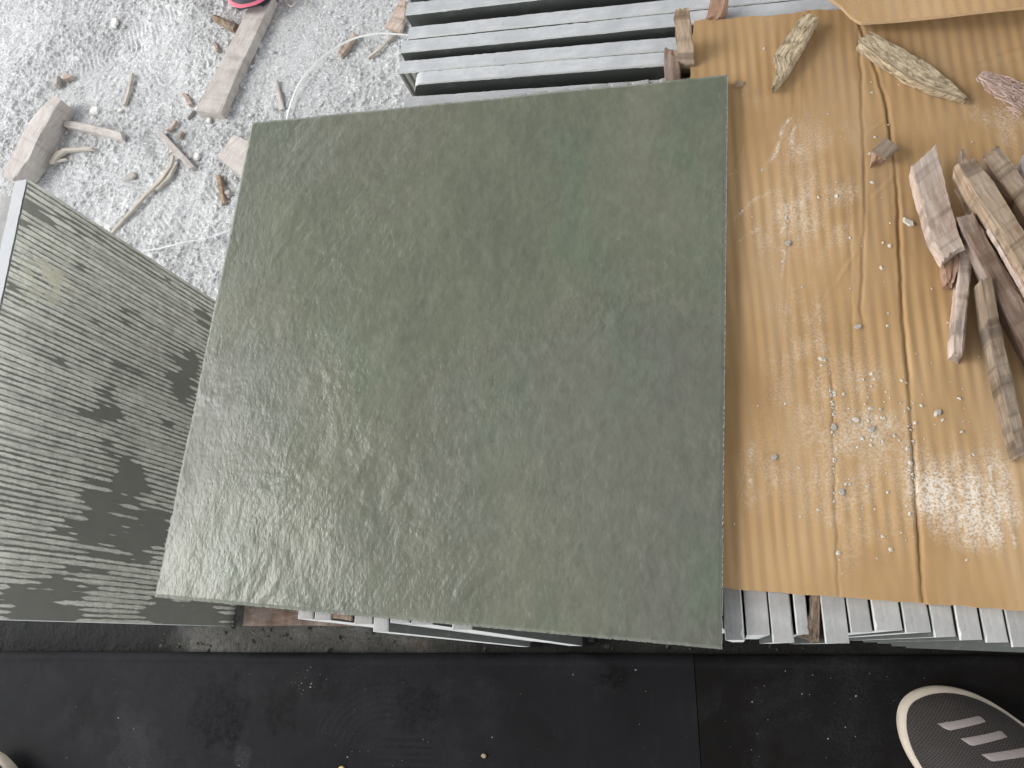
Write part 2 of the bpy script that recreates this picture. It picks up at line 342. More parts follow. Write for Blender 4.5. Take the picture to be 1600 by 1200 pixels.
# ------------------------------------------------------------------ the setting
def tread_field(X, Y, rng):
    """shoe prints pressed into the dust: height change in metres"""
    H = np.zeros_like(X); soft = np.zeros_like(X)
    prints = []
    for k in range(3):
        p = at(rng.uniform(-40, 640), rng.uniform(-60, 470), 0)
        prints.append((p[0], p[1], rng.uniform(0, 6.28), rng.choice([0, 1, 2, 0, 1])))
    for (px, py, kind, dg) in ((195, 65, 0, 20), (240, 250, 0, 70), (150, 95, 2, 10), (105, 255, 2, 40), (200, 150, 1, 50), (300, 330, 0, 40), (40, 40, 1, 110), (560, 110, 1, 80)):
        p = at(px, py, 0); prints.append((p[0], p[1], R_(dg), kind))
    for (cx, cy, a, kind) in prints:
        dx = X - cx; dy = Y - cy
        m0 = (abs(dx) < 0.16) & (abs(dy) < 0.16)
        if not m0.any(): continue
        u = dx[m0] * math.cos(a) + dy[m0] * math.sin(a); v = -dx[m0] * math.sin(a) + dy[m0] * math.cos(a)
        wv = 0.043 + 0.006 * np.cos(u * 28)
        q = np.maximum(abs(u) / 0.12, abs(v) / wv)
        ins = 1 - sstep(0.82, 1.0, (np.maximum((abs(u) / 0.12) ** 3, 0) + (abs(v) / wv) ** 2) ** 0.5)
        if kind == 0: pat = np.sin(u * 2 * np.pi / 0.0085)
        elif kind == 1: pat = np.sin((u + 0.008 * abs(((v / 0.02) % 2) - 1)) * 2 * np.pi / 0.011)
        else:
            r = np.hypot(u - 0.05, v); pat = np.sin(r * 2 * np.pi / 0.010)
        patch = sstep(-0.25, 0.35, fbm(dx[m0] * 22 + cx * 7, dy[m0] * 22 + cy * 5, 77, 2))
        rim = np.exp(-((q - 1.0) / 0.10) ** 2) * 0.0016
        H[m0] += (ins * (-0.0010 + 0.0009 * pat) + rim * 0.6) * patch
        soft[m0] = np.maximum(soft[m0], ins * patch)
    return H, soft
def build_sand():
    rng = random.Random(5)
    xs = np.concatenate([-np.geomspace(7, 1.5, 14), np.arange(-1.42, -0.20, 0.0017), np.linspace(-0.17, 0.6, 30), np.geomspace(0.7, 7, 12)])
    ys = np.concatenate([np.linspace(0.06, 0.30, 20), np.arange(0.31, 1.30, 0.0017), np.geomspace(1.34, 7, 16)])
    X, Y = np.meshgrid(xs, ys)
    tr, soft = tread_field(X, Y, rng)
    bare = sstep(0.05, 0.5, fbm(X * 2.2 + 3, Y * 2.2, 31, 3) + 0.9 * sstep(-0.85, -0.5, X) * sstep(0.55, 0.75, Y) - 0.45)
    lump = fbm(X * 26, Y * 26, 3, 3) * 0.0016
    rid = (1 - np.abs(fbm(X * 42 + fbm(X * 18, Y * 18, 8, 2) * 1.3, Y * 42, 21, 3, 0.6))) ** 3 * 0.0022
    clod = np.maximum(0, fbm(X * 75, Y * 75, 41, 3, 0.75)) * 0.0042 + (hash2(np.round(X / 0.0034), np.round(Y / 0.0034), 4) ** 6) * 0.0016
    amp = 0.35 + 0.65 * sstep(-0.5, 0.4, fbm(X * 5, Y * 5, 60, 2))
    Z = lump + (rid + clod) * amp * (1 - 0.6 * soft) * (1 - 0.55 * bare) + tr + fbm(X * 4, Y * 4, 90, 2) * 0.0025
    fade = 1 - sstep(-0.40, -0.2, X) * (1 - sstep(0.5, 0.9, Y) * 0)
    Z = Z * (0.15 + 0.85 * np.maximum(fade, sstep(0.9, 1.0, Y))) - 0.002
    me = grid_mesh(np.stack([X, Y, Z], -1), attr={'bare': bare})
    tag(link('sand', me, SAND), kind='structure')
build_sand()

def build_ledge():
    xs = np.concatenate([[-6, -3, -1.6], np.arange(-1.1, 0.7, 0.006), [1.5, 3, 6]]); ys = np.concatenate([np.linspace(-0.02, 0.07, 16)])
    X, Y = np.meshgrid(xs, ys); Z = fbm(X * 30, Y * 30, 4, 3) * 0.0016 + 0.0005
    q = X + 0.02 * fbm(X * 30, Y * 30, 9, 2); painted_shade = np.maximum(1 - sstep(-0.72, -0.66, q), 0.85 * sstep(-0.38, -0.28, q)); me = grid_mesh(np.stack([X, Y, Z], -1), skirt=0.05, attr={'painted_shade': painted_shade})  # dark colour painted in for deep shade at right and the dark left end
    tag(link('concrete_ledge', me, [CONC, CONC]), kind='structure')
build_ledge()

# black floor: two sheets with a rolled front lip, meeting at a seam
Y_LIP = -0.0125; FZ = 0.020
floor_root = empty('black_floor', (0, -0.5, 0)); tag(floor_root, kind='structure')
def floor_panel(x0, x1, mat, marks, xs_d):
    xs = xs_d; prof = []                       # profile in (y, z), rolled lip first
    for k in range(9):
        t = math.pi / 2 + math.pi * (1 - k / 8) * 0.5 - math.pi / 2
        prof.append((Y_LIP - 0.007 + 0.007 * math.sin(math.pi / 2 * (1 - k / 8)), FZ - 0.007 + 0.007 * math.cos(math.pi / 2 * (1 - k / 8))))
    prof = [(Y_LIP, 0.002)] + prof + [(Y_LIP - 0.0105, FZ + 0.0001), (Y_LIP - 0.0122, FZ - 0.0012), (Y_LIP - 0.0140, FZ - 0.0013)]
    yy = list(np.arange(Y_LIP - 0.017, -0.20, -0.0026)) + [-0.3, -0.6, -1.2, -2.5]
    prof += [(y, FZ - 0.0013) for y in yy]
    P = np.zeros((len(prof), len(xs), 3)); pr = np.array(prof)
    P[..., 0] = xs[None]; P[..., 1] = pr[:, :1]; P[..., 2] = pr[:, 1:]
    X, Y = P[..., 0], P[..., 1]
    P[..., 1] += fbm(X * 3, Y * 0, 6, 2) * 0.0008
    P[..., 2] += fbm(X * 5, Y * 5, 7, 2) * 0.0006 * (Y < Y_LIP - 0.014)
    wet = np.zeros_like(X); chalk = np.zeros_like(X)
    for (px, py, r, kind, st) in marks:
        c = at(px, py, FZ); d = np.hypot(X - c[0], (Y - c[1]) * 1.0)
        edge = fbm(X * 60 + px, Y * 60, 12, 3) * 0.45
        m = (1 - sstep(0.6, 1.15, d / r + edge * (1 if r > 0.008 else 0.1))) * st
        if kind == 'w': wet = np.maximum(wet, m)
        else: chalk = np.maximum(chalk, m)
    if x0 < -0.5:                              # arched scrape marks of a dragged sole
        for j, (cx, cy) in enumerate(((600, 1180),)):
            c = at(cx, cy, FZ); u = X - c[0]; v = Y - c[1]
            r = np.hypot(u, v * 1.15); ang = np.arctan2(v, u)
            sel = sstep(0.02, 0.05, r) * (1 - sstep(0.085, 0.1, r)) * (ang > 0.35) * (ang < 2.9) * (u < 0.012)
            st = 0.5 + 0.5 * np.sin(r * 2 * np.pi / 0.0085)
            wet = np.maximum(wet, sel * st * 0.8 * np.clip(.5 + fbm(X * 30, Y * 30, 5, 2), 0, 1)); chalk = np.maximum(chalk, sel * (1 - st) * 0.10)
            sel2 = sstep(-0.012, 0.0, u) * (1 - sstep(0.05, 0.065, u)) * (v > -0.05) * (v < 0.02)
            st2 = 0.5 + 0.5 * np.sin(v * 2 * np.pi / 0.007)
            wet = np.maximum(wet, sel2 * st2 * 0.8); chalk = np.maximum(chalk, sel2 * (1 - st2) * 0.06)
    me = grid_mesh(P[::-1], skirt=0.0, base_thick=-0.03, attr={'wet': wet[::-1], 'chalk': chalk[::-1]})
    o = link('floor_sheet', me, [mat, mat], floor_root, (0, 0.5, 0))
    return o
XS = -0.0500
marksA = [(340, 1115, 0.045, 'w', 1.0), (440, 1110, 0.028, 'w', 0.9), (650, 1105, 0.03, 'w', 0.9), (510, 1075, 0.02, 'w', 0.7), (130, 1115, 0.03, 'w', 0.5), (960, 1058, 0.016, 'w', 1.0),
          (420, 1084, 0.0032, 'w', 1), (468, 1070, 0.0032, 'w', 1), (516, 1086, 0.003, 'w', 1), (551, 1092, 0.0028, 'w', 1), (423, 1041, 0.002, 'w', 1), (486, 1078, 0.003, 'w', 1),
          (215, 1185, 0.05, 'c', 0.14), (375, 1180, 0.014, 'c', 0.22), (290, 1065, 0.10, 'c', 0.05), (600, 1065, 0.09, 'c', 0.05)]
floor_panel(-6, XS, BLACK_A, marksA, np.concatenate([[-6, -3, -1.6], np.arange(-1.08, XS - 0.0022, 0.0026), [XS - 0.0004]]))
floor_panel(XS, 6, BLACK_B, [(1300, 1100, 0.09, 'c', 0.06)], np.concatenate([[XS + 0.0004], np.arange(XS + 0.003, 0.5, 0.004), [1.5, 3, 6]]))

# unseen shed roof, shaped to keep overhead sky off the tile; open all round
def build_unseen_roof():
    xs = np.arange(-1.6, 2.4, 0.02); ys = np.array([-1.7, 0.0, 1.5, 3.4]); X, Y = np.meshgrid(xs, ys)
    Z = 2.42 + 0.012 * np.sin(X * 2 * np.pi / 0.15) + 0.05 * (X + 1.6)
    X = X - 0.30 * Y
    o = link('unseen_roof', grid_mesh(np.stack([X, Y, Z], -1)), mat_plain('unseen_roof_sheet', (0.10, 0.10, 0.098), 0.6, 0.3, 3)); tag(o, kind='structure')
build_unseen_roof()

# ------------------------------------------------------------------ timber bearers under the stacks
SB = 0.012                                     # slabs stand on 12 mm boards
def strip_box(name, p0, p1, width, z0, z1, mat, seed=0):
    p0 = np.array(p0, float); p1 = np.array(p1, float); d = p1 - p0; L = np.hypot(*d); d /= L; nrm = np.array([-d[1], d[0]])
    n = 30; V = []; UV = []; F = []
    for i in range(n + 1):
        s = i / n * L; c = p0 + d * s
        e = vn(s * 18, np.array(0.0), seed) * 0.001
        for j, (a, z) in enumerate(((-1, z0), (1, z0), (1, z1), (-1, z1))):
            q = c + nrm * (a * width / 2 + e); V.append((q[0], q[1], z)); UV.append((s, j * 0.02))
    for i in range(n):
        for j in range(4): F.append((i * 4 + j, i * 4 + (j + 1) % 4, i * 4 + 4 + (j + 1) % 4, i * 4 + 4 + j))
    F.append((3, 2, 1, 0)); F.append(tuple(n * 4 + k for k in range(4)))
    c = np.array([*(p0 + p1) / 2, z0]); V = np.array(V) - c
    return link(name, mesh_from(V, F, True, 35, UV), mat, None, tuple(c))
tag(strip_box('timber_bearer', (-0.600, 0.036), (0.40, 0.030), 0.034, 0.0025, SB, W_BROWN, 1), 'dark stained timber board lying on the concrete, slabs standing on it', 'board')
tag(strip_box('timber_bearer', (-0.600, 0.34), (0.40, 0.335), 0.034, 0.0, SB, W_BROWN, 2), 'timber board on the ground hidden under the middle of the near stack', 'board')
tag(strip_box('timber_bearer', (-0.16, 0.44), (-0.09, 0.98), 0.04, 0.0, SB, W_BROWN, 3), 'timber board on the ground hidden under the far stack', 'board')
tag(strip_box('timber_bearer', (0.03, 0.42), (0.10, 0.96), 0.04, 0.0, SB, W_BROWN, 4), 'second timber board on the ground hidden under the far stack', 'board')

# ------------------------------------------------------------------ stone slabs standing on edge
def slab(p0, p1, thick, z1, label, group, seed, z0=SB, mats=None, chips=1.0, round_end=0.0, lean=0.0):
    """slab whose top edge runs p0 -> p1 (xy); thickness across; materials: 0 sawn edge, 1 face left of travel, 2 face right of travel, 3 ends"""
    p0 = np.array(p0[:2], float); p1 = np.array(p1[:2], float); d = p1 - p0; L = np.hypot(*d); d /= L; nr = np.array([d[1], -d[0]])
    n = 110; h = z1 - z0; b = 0.0011; T = thick / 2
    s = np.linspace(0, L, n + 1)
    ea = np.abs(fbm(s * 130, s * 0 + seed, seed, 3)) ** 1.6 * 0.0011 * chips
    eb = np.abs(fbm(s * 110, s * 0 + seed + 5, seed + 50, 3)) ** 1.6 * 0.0011 * chips
    spike = lambda k: np.where(vn(s * 150, s * 0, seed + k) > 0.55, 0.0007, 0) * chips
    ea = ea + spike(3); eb = eb + spike(9)
    wob = fbm(s * 6, s * 0 + 2, seed + 20, 2) * 0.0005
    prof_n = 10; V = np.zeros((n + 1, prof_n, 3))
    rr = np.zeros(n + 1)
    if round_end > 0:
        q = np.clip(1 - s / round_end, 0, 1); rr = round_end * (1 - np.sqrt(np.clip(1 - q * q, 0, 1)))
    def put(j, off, z):
        c = p0[None] + d[None] * s[:, None] + nr[None] * (np.broadcast_to(off, s.shape) + wob)[:, None]
        V[:, j, :2] = c; V[:, j, 2] = z; V[:, j, 1] -= lean * (z1 - V[:, j, 2]) / h
    tz = z1 - rr + vn(s * 20, s * 0, seed + 30) * 0.0003
    put(0, -T, z0); put(1, -T, z0 + h * 0.5); put(2, -T, np.minimum(tz - b - ea * 0.8, tz)); put(3, -T + b * .6 + ea, tz - 0.0002)
    put(4, -T * 0.3, tz); put(5, T * 0.3, tz); put(6, T - b * .6 - eb, tz - 0.0002); put(7, T, tz - b - eb * 0.8); put(8, T, z0 + h * 0.5); put(9, T, z0)
    idx = np.arange((n + 1) * prof_n).reshape(n + 1, prof_n); F = []; mi = []
    kind = [1, 1, 4, 0, 0, 0, 4, 2, 2, 3]
    for j in range(prof_n):
        k = (j + 1) % prof_n
        a = np.stack([idx[:-1, j], idx[:-1, k], idx[1:, k], idx[1:, j]], -1)
        F += [tuple(map(int, r)) for r in a]; mi += [kind[j]] * n
    F.append(tuple(map(int, idx[0, ::-1]))); F.append(tuple(map(int, idx[-1]))); mi += [3, 3]
    Vv = V.reshape(-1, 3); c = np.array([*(p0 + p1) / 2, z0])
    ang = math.atan2(d[1], d[0]); Rz = np.array([[math.cos(-ang), -math.sin(-ang)], [math.sin(-ang), math.cos(-ang)]])
    Vv = Vv - c; Vv[:, :2] = Vv[:, :2] @ Rz.T
    me = mesh_from(Vv, F, True, 28)
    M_ = mats or [SAWN, FACE, FACE, FRONT, RAW]
    o = link('stone_slab', me, M_, None, tuple(c)); o.rotation_euler[2] = ang
    me.polygons.foreach_set('material_index', mi); me.update()
    return tag(o, label, 'stone slab', group)

ZT = 0.405; ZL = 0.4085; TH = 0.0128
G_NEAR = 'stone slabs on edge in the near stack'; G_FAR = 'stone slabs on edge in the far stack'; G_LEFT = 'stone slabs on edge in the left stack'
def near(x0, x1, yfront, z1, label, seed, py=975, **k):
    a = at(x0, py, z1); b_ = at(x1, py, z1); yf = at((x0 + x1) / 2, yfront, z1)[1]
    xm = (a[0] + b_[0]) / 2; t = abs(b_[0] - a[0]) - 0.0006
    skew = k.pop('skew', 0.0)
    return slab((xm, yf), (xm + skew, yf + 0.4), t, z1, label, G_NEAR, seed, lean=(0.012 if x0 < 760 else 0.0015), **k)
near(463, 488, 967, ZL, 'leftmost pale slab end peeking out under the lower edge of the green tile', 11)
near(488.6, 516, 969, ZL, 'second pale slab end from the left under the green tile, beside the wooden packing', 12)
near(552, 581.5, 975, ZL, 'pale slab end just left of the one that juts out under the green tile', 13)
near(582, 607, 987, ZL, 'slab jutting out furthest under the lower edge of the green tile', 14)
near(608, 640, 973, ZL, 'set back slab just right of the jutting slab under the green tile', 15)
near(641, 676, 976, ZL, 'slab second right of the jutting slab under the green tile, above a long white end', 16)
near(705, 738, 984, ZL, 'last visible slab under the green tile, before the dark gap', 17)
for i, x in enumerate((792, 832, 872, 912, 952, 992, 1032, 1088)):
    near(x, x + 36, 955 + i * 3, ZL, 'stone slab of the near stack hidden below the middle of the green tile', 30 + i)
NR = [(1129, 1161, 1000, 'slab at the lower right corner of the green tile, first of the row under the cardboard'),
      (1163.5, 1201, 992, 'second slab right of the green tile corner, set back with a pale end'),
      (1202.5, 1238, 1004, 'third slab right of the green tile corner, standing proud of its neighbours'),
      (1241, 1262, 991, 'thin slab just left of the splintered wood wedge under the cardboard'),
      (1283.5, 1323, 1005, 'slab right of the splintered wood wedge, jutting out below the cardboard'),
      (1325, 1361, 988, 'first of the even row of slabs right of the jutting slab below the cardboard'),
      (1363, 1408, 985, 'second slab of the even row below the cardboard, with a white chipped end'),
      (1409.5, 1452, 988, 'third slab of the even row below the cardboard'),
      (1454, 1491, 995, 'fourth slab of the even row below the cardboard, above and left of the striped shoe'),
      (1492.5, 1530, 1000, 'fifth slab of the even row below the cardboard, above the striped shoe'),
      (1532, 1570, 1004, 'sixth slab of the even row below the cardboard, with a chipped front corner'),
      (1571.5, 1612, 1011, 'last slab of the even row, cut by the right edge of the picture')]
for i, (a, b_, yf, lab) in enumerate(NR): near(a, b_, yf, ZT - 0.0006 * (i % 3), lab, 50 + i, py=960, skew=-0.006 if i > 4 else 0.0)
for i in range(13):
    x = 0.165 + i * 0.0148
    slab((x, -0.006), (x - 0.006, 0.394), TH, ZT, 'stone slab of the near stack beyond the right edge of the picture', G_NEAR, 70 + i)

def far(xl, yl, lab, seed, dy=0.0, L=0.4, z=ZT, **k):
    """top edge centre at its left end at pixel (xl, yl)"""
    a = at(xl, yl, z); ang = R_(-6.9 + k.pop('da', 0)); e = a[:2] + np.array([math.cos(ang), math.sin(ang)]) * L
    th = k.pop('th', TH); k.setdefault('mats', [SAWN_FAR, FACE, FACE, FRONT, RAW])
    return slab(a[:2], e, th, z, lab, G_FAR, seed, **k)
far(635, 13, 'dark sided slab highest in the picture, at the top edge of the far stack', 81, th=0.0135, da=0.5)
far(638, 51, 'second slab from the top of the far stack, with grey mortar spots, back one of a pair', 82, da=0.35)
far(627, 72.5, 'third slab from the top of the far stack, front one of the upper pair', 83, da=0.4)
far(624, 104, 'fourth slab from the top of the far stack, ribbed on its front face at the left end', 84, mats=[SAWN_FAR, FACE, RIBF, FRONT, RAW])
far(643, 122, 'slab with a rounded worn left end, front one of the lower pair in the far stack', 85, L=0.385, round_end=0.009, chips=1.3, da=-0.15)
far(632, 160, 'slab along the upper edge of the green tile, lowest visible of the far stack', 86, da=-0.45)
for i, (yl) in enumerate((-22, -46)):
    far(636, yl, 'stone slab of the far stack beyond the top edge of the picture', 88 + i)

# left stack: the combed slab faces right; its neighbours stand behind it
def combed_slab():
    X0 = -0.6205; y0, y1 = 0.0185, 0.4200; z0, z1 = 0.0, 0.4095
    ny, nz = 620, 520
    yy = np.linspace(y0, y1, ny); zz = np.linspace(z0, z1, nz)
    Yg, Zg = np.meshgrid(yy, zz)
    per = 0.0054
    ph = (Yg + 0.0012 * vn(Yg * 14, Zg * 5, 4) + 0.0007 * vn(Yg * 60, Zg * 11, 5)) / per
    cell = np.floor(ph); fr = ph - cell
    wdt = 0.38 + 0.16 * (hash2(cell, cell * 0, 9) - 0.5) + 0.10 * vn(cell * 2.3, Zg * 70, 71) + 0.08 * vn(cell * 4.3, Zg * 240, 72)
    prof = sstep(0, 0.16, wdt - np.abs(fr - 0.5) + 0.06)
    # each comb stroke starts and stops where it likes
    brk = 0.55 * fbm(Yg * 20, Zg * 9, 14, 3) + 0.42 * vn(cell * 3.7, Zg * 9, 15) + 0.20 * vn(cell * 5.1, Zg * 55, 16)
    def wall(px, py):                             # where the sight line through this pixel meets the slab's face
        q = RC @ np.array([px - 800.0, py - 600.0, FPX]); k = X0 / q[0]; return q[1] * k, CAM_Z + q[2] * k
    lowright = np.zeros_like(Yg)
    for (px, py, ry, rz, st) in ((150, 815, .034, .040, 1.25), (205, 745, .028, .024, 1.0), (240, 830, .034, .034, 1.1), (285, 605, .02, .02, .6), (262, 665, .012, .02, .8), (180, 655, .010, .03, .5), (60, 930, .02, .05, .8), (120, 985, .02, .06, .9), (250, 960, .03, .04, .8), (330, 965, .025, .05, 1.0), (30, 985, .02, .04, .7),
                                 (85, 355, .010, .02, .6), (125, 365, .009, .02, .6), (20, 445, .014, .02, .7), (75, 510, .008, .02, .5), (130, 415, .01, .02, .5), (320, 490, .02, .02, .6), (300, 560, .02, .03, .6), (90, 565, .008, .02, .5)):
        cy, cz = wall(px, py); lowright = lowright + st * np.exp(-((Yg - cy) / ry) ** 2 - ((Zg - cz) / rz) ** 2)
    smooth = sstep(0.56, 0.63, 0.95 * brk + 0.30 * vn(cell * 7.7, Zg * 26, 23) + 0.9 * lowright + 0.55 * np.abs(fr - 0.5))
    fine = 0.80 + 0.2 * vn(Yg * 500, Zg * 60, 17)
    fill = sstep(0.15, 0.5, vn(cell * 9.1 + 0.5, Zg * 12, 44)) * 0.6          # some grooves are choked with dust
    ridge = np.maximum(prof, fill) * (1 - smooth) * fine * (0.86 + 0.24 * hash2(cell, cell * 0 + 3, 31))
    khaki = np.exp(-(((Yg - 0.335) / 0.035) ** 2 + ((Zg - 0.365) / 0.035) ** 2)) * sstep(-0.25, 0.25, fbm(Yg * 60, Zg * 60, 19, 3))
    ridge = np.maximum(ridge, khaki * 0.8)
    Xg = X0 + 0.0010 * ridge - 0.0010 + 0.00015 * fbm(Yg * 120, Zg * 120, 22, 2)
    P = np.stack([Xg, Yg, Zg], -1)
    root = empty('combed_slab', (X0 - 0.009, 0.22, 0)); tag(root, 'large slab with vertical combed ridges and dark smooth patches, standing at the left edge', 'stone slab', G_LEFT)
    me = grid_mesh(P, attr={'ridge': ridge, 'khaki': khaki})
    off = np.array(root.location); me.transform(Matrix.Translation(-Vector(off)))
    link('combed_face', me, COMBED, root)
    # body behind the combed face
    n = 90; s = np.linspace(y0, y1, n + 1); V = []; F = []
    xb = X0 - 0.017; ch = np.abs(fbm(s * 130, s * 0, 61, 3)) * 0.0012
    for i, y in enumerate(s):
        V += [(X0 - 0.0035, y, z0), (X0 - 0.0035, y, z1 - 0.0012), (X0 - 0.0016 - ch[i], y, z1 + 0.0007), (xb + 0.001 + ch[i], y, z1 + 0.0007), (xb, y, z1 - 0.0006 - ch[i]), (xb, y, z0)]
    for i in range(n):
        for j in range(6): F.append((i * 6 + j, i * 6 + 6 + j, i * 6 + 6 + (j + 1) % 6, i * 6 + (j + 1) % 6))
    F.append(tuple(range(5, -1, -1))[::-1]); F.append(tuple(n * 6 + k for k in range(6))[::-1])
    m2 = mesh_from(np.array(V) - off, F, True, 30)
    o = link('body', m2, [PALE_EDGE], root)
PALE_EDGE = mat_plain('dusty_pale_edge', (0.44, 0.45, 0.445), 0.85, 0.12, 60, 0.2)
combed_slab()
slab((-0.6480, 0.035), (-0.6465, 0.432), 0.0165, 0.392, 'slab behind the combed one at the left edge, only its dusty edge showing', G_LEFT, 91, z0=0.0, mats=[PALE_EDGE, FACE, FACE, FRONT, RAW])
for i in range(2):
    x = -0.668 - i * 0.0195
    slab((x, 0.02), (x, 0.42), 0.0175, 0.39, 'stone slab of the left stack beyond the left edge of the picture', G_LEFT, 93 + i, z0=0.0)

# ------------------------------------------------------------------ the green tile
def green_tile():
    c = [at(*p, 0.4203) for p in ((240, 933), (1128, 1015), (1137, 115), (393, 190))]
    n = 520; u = np.linspace(0, 1, n); U, Vv = np.meshgrid(u, u)
    P = (c[0][None, None] * ((1 - U) * (1 - Vv))[..., None] + c[1][None, None] * (U * (1 - Vv))[..., None] + c[2][None, None] * (U * Vv)[..., None] + c[3][None, None] * ((1 - U) * Vv)[..., None])
    x, y = U * 0.4, Vv * 0.4
    a = R_(58); s1 = x * math.cos(a) + y * math.sin(a); s2 = -x * math.sin(a) + y * math.cos(a)
    lump = fbm(s1 * 62 + vn(x * 30, y * 30, 3) * 0.8, s2 * 88 + vn(x * 26, y * 26, 6) * 0.8, 5, 3, 0.55) * 0.00017 * (0.6 + 0.8 * np.clip(0.5 + fbm(x * 16, y * 16, 51, 2), 0, 1)) + fbm(s1 * 14, s2 * 22, 9, 2) * 0.00050 + fbm(s1 * 190, s2 * 280, 29, 2) * 0.00008 * np.clip(0.55 + 0.9 * fbm(x * 11, y * 11, 57, 3), 0.1, 1.4)
    e = np.minimum(np.minimum(U, 1 - U), np.minimum(Vv, 1 - Vv)) * 0.4
    P[..., 2] += lump - 0.0010 * (1 - sstep(0, 0.0022, e)) - 0.0008 * sstep(0.1, 0.6, fbm(x * 170, y * 170, 33, 2)) * (1 - sstep(0, 0.002, e))
    cen = P.reshape(-1, 3).mean(0)
    jag = (1 - sstep(0, 0.0012, e)) * np.abs(fbm(x * 240, y * 240, 37, 2)) * 0.0009
    dirc = (cen[None, None, :2] - P[..., :2]); dirc /= np.linalg.norm(dirc, axis=-1, keepdims=True) + 1e-9
    P[..., :2] += dirc * jag[..., None]
    base = np.array([cen[0], cen[1], 0.4095])
    me = grid_mesh(P - base, skirt=0.01, base_thick=0.0)
    o = link('green_tile', me, [TILE, RAW], None, tuple(base))
    tag(o, 'large square green grey tile with a leathered surface, lying across the stacks', 'stone tile')
green_tile()

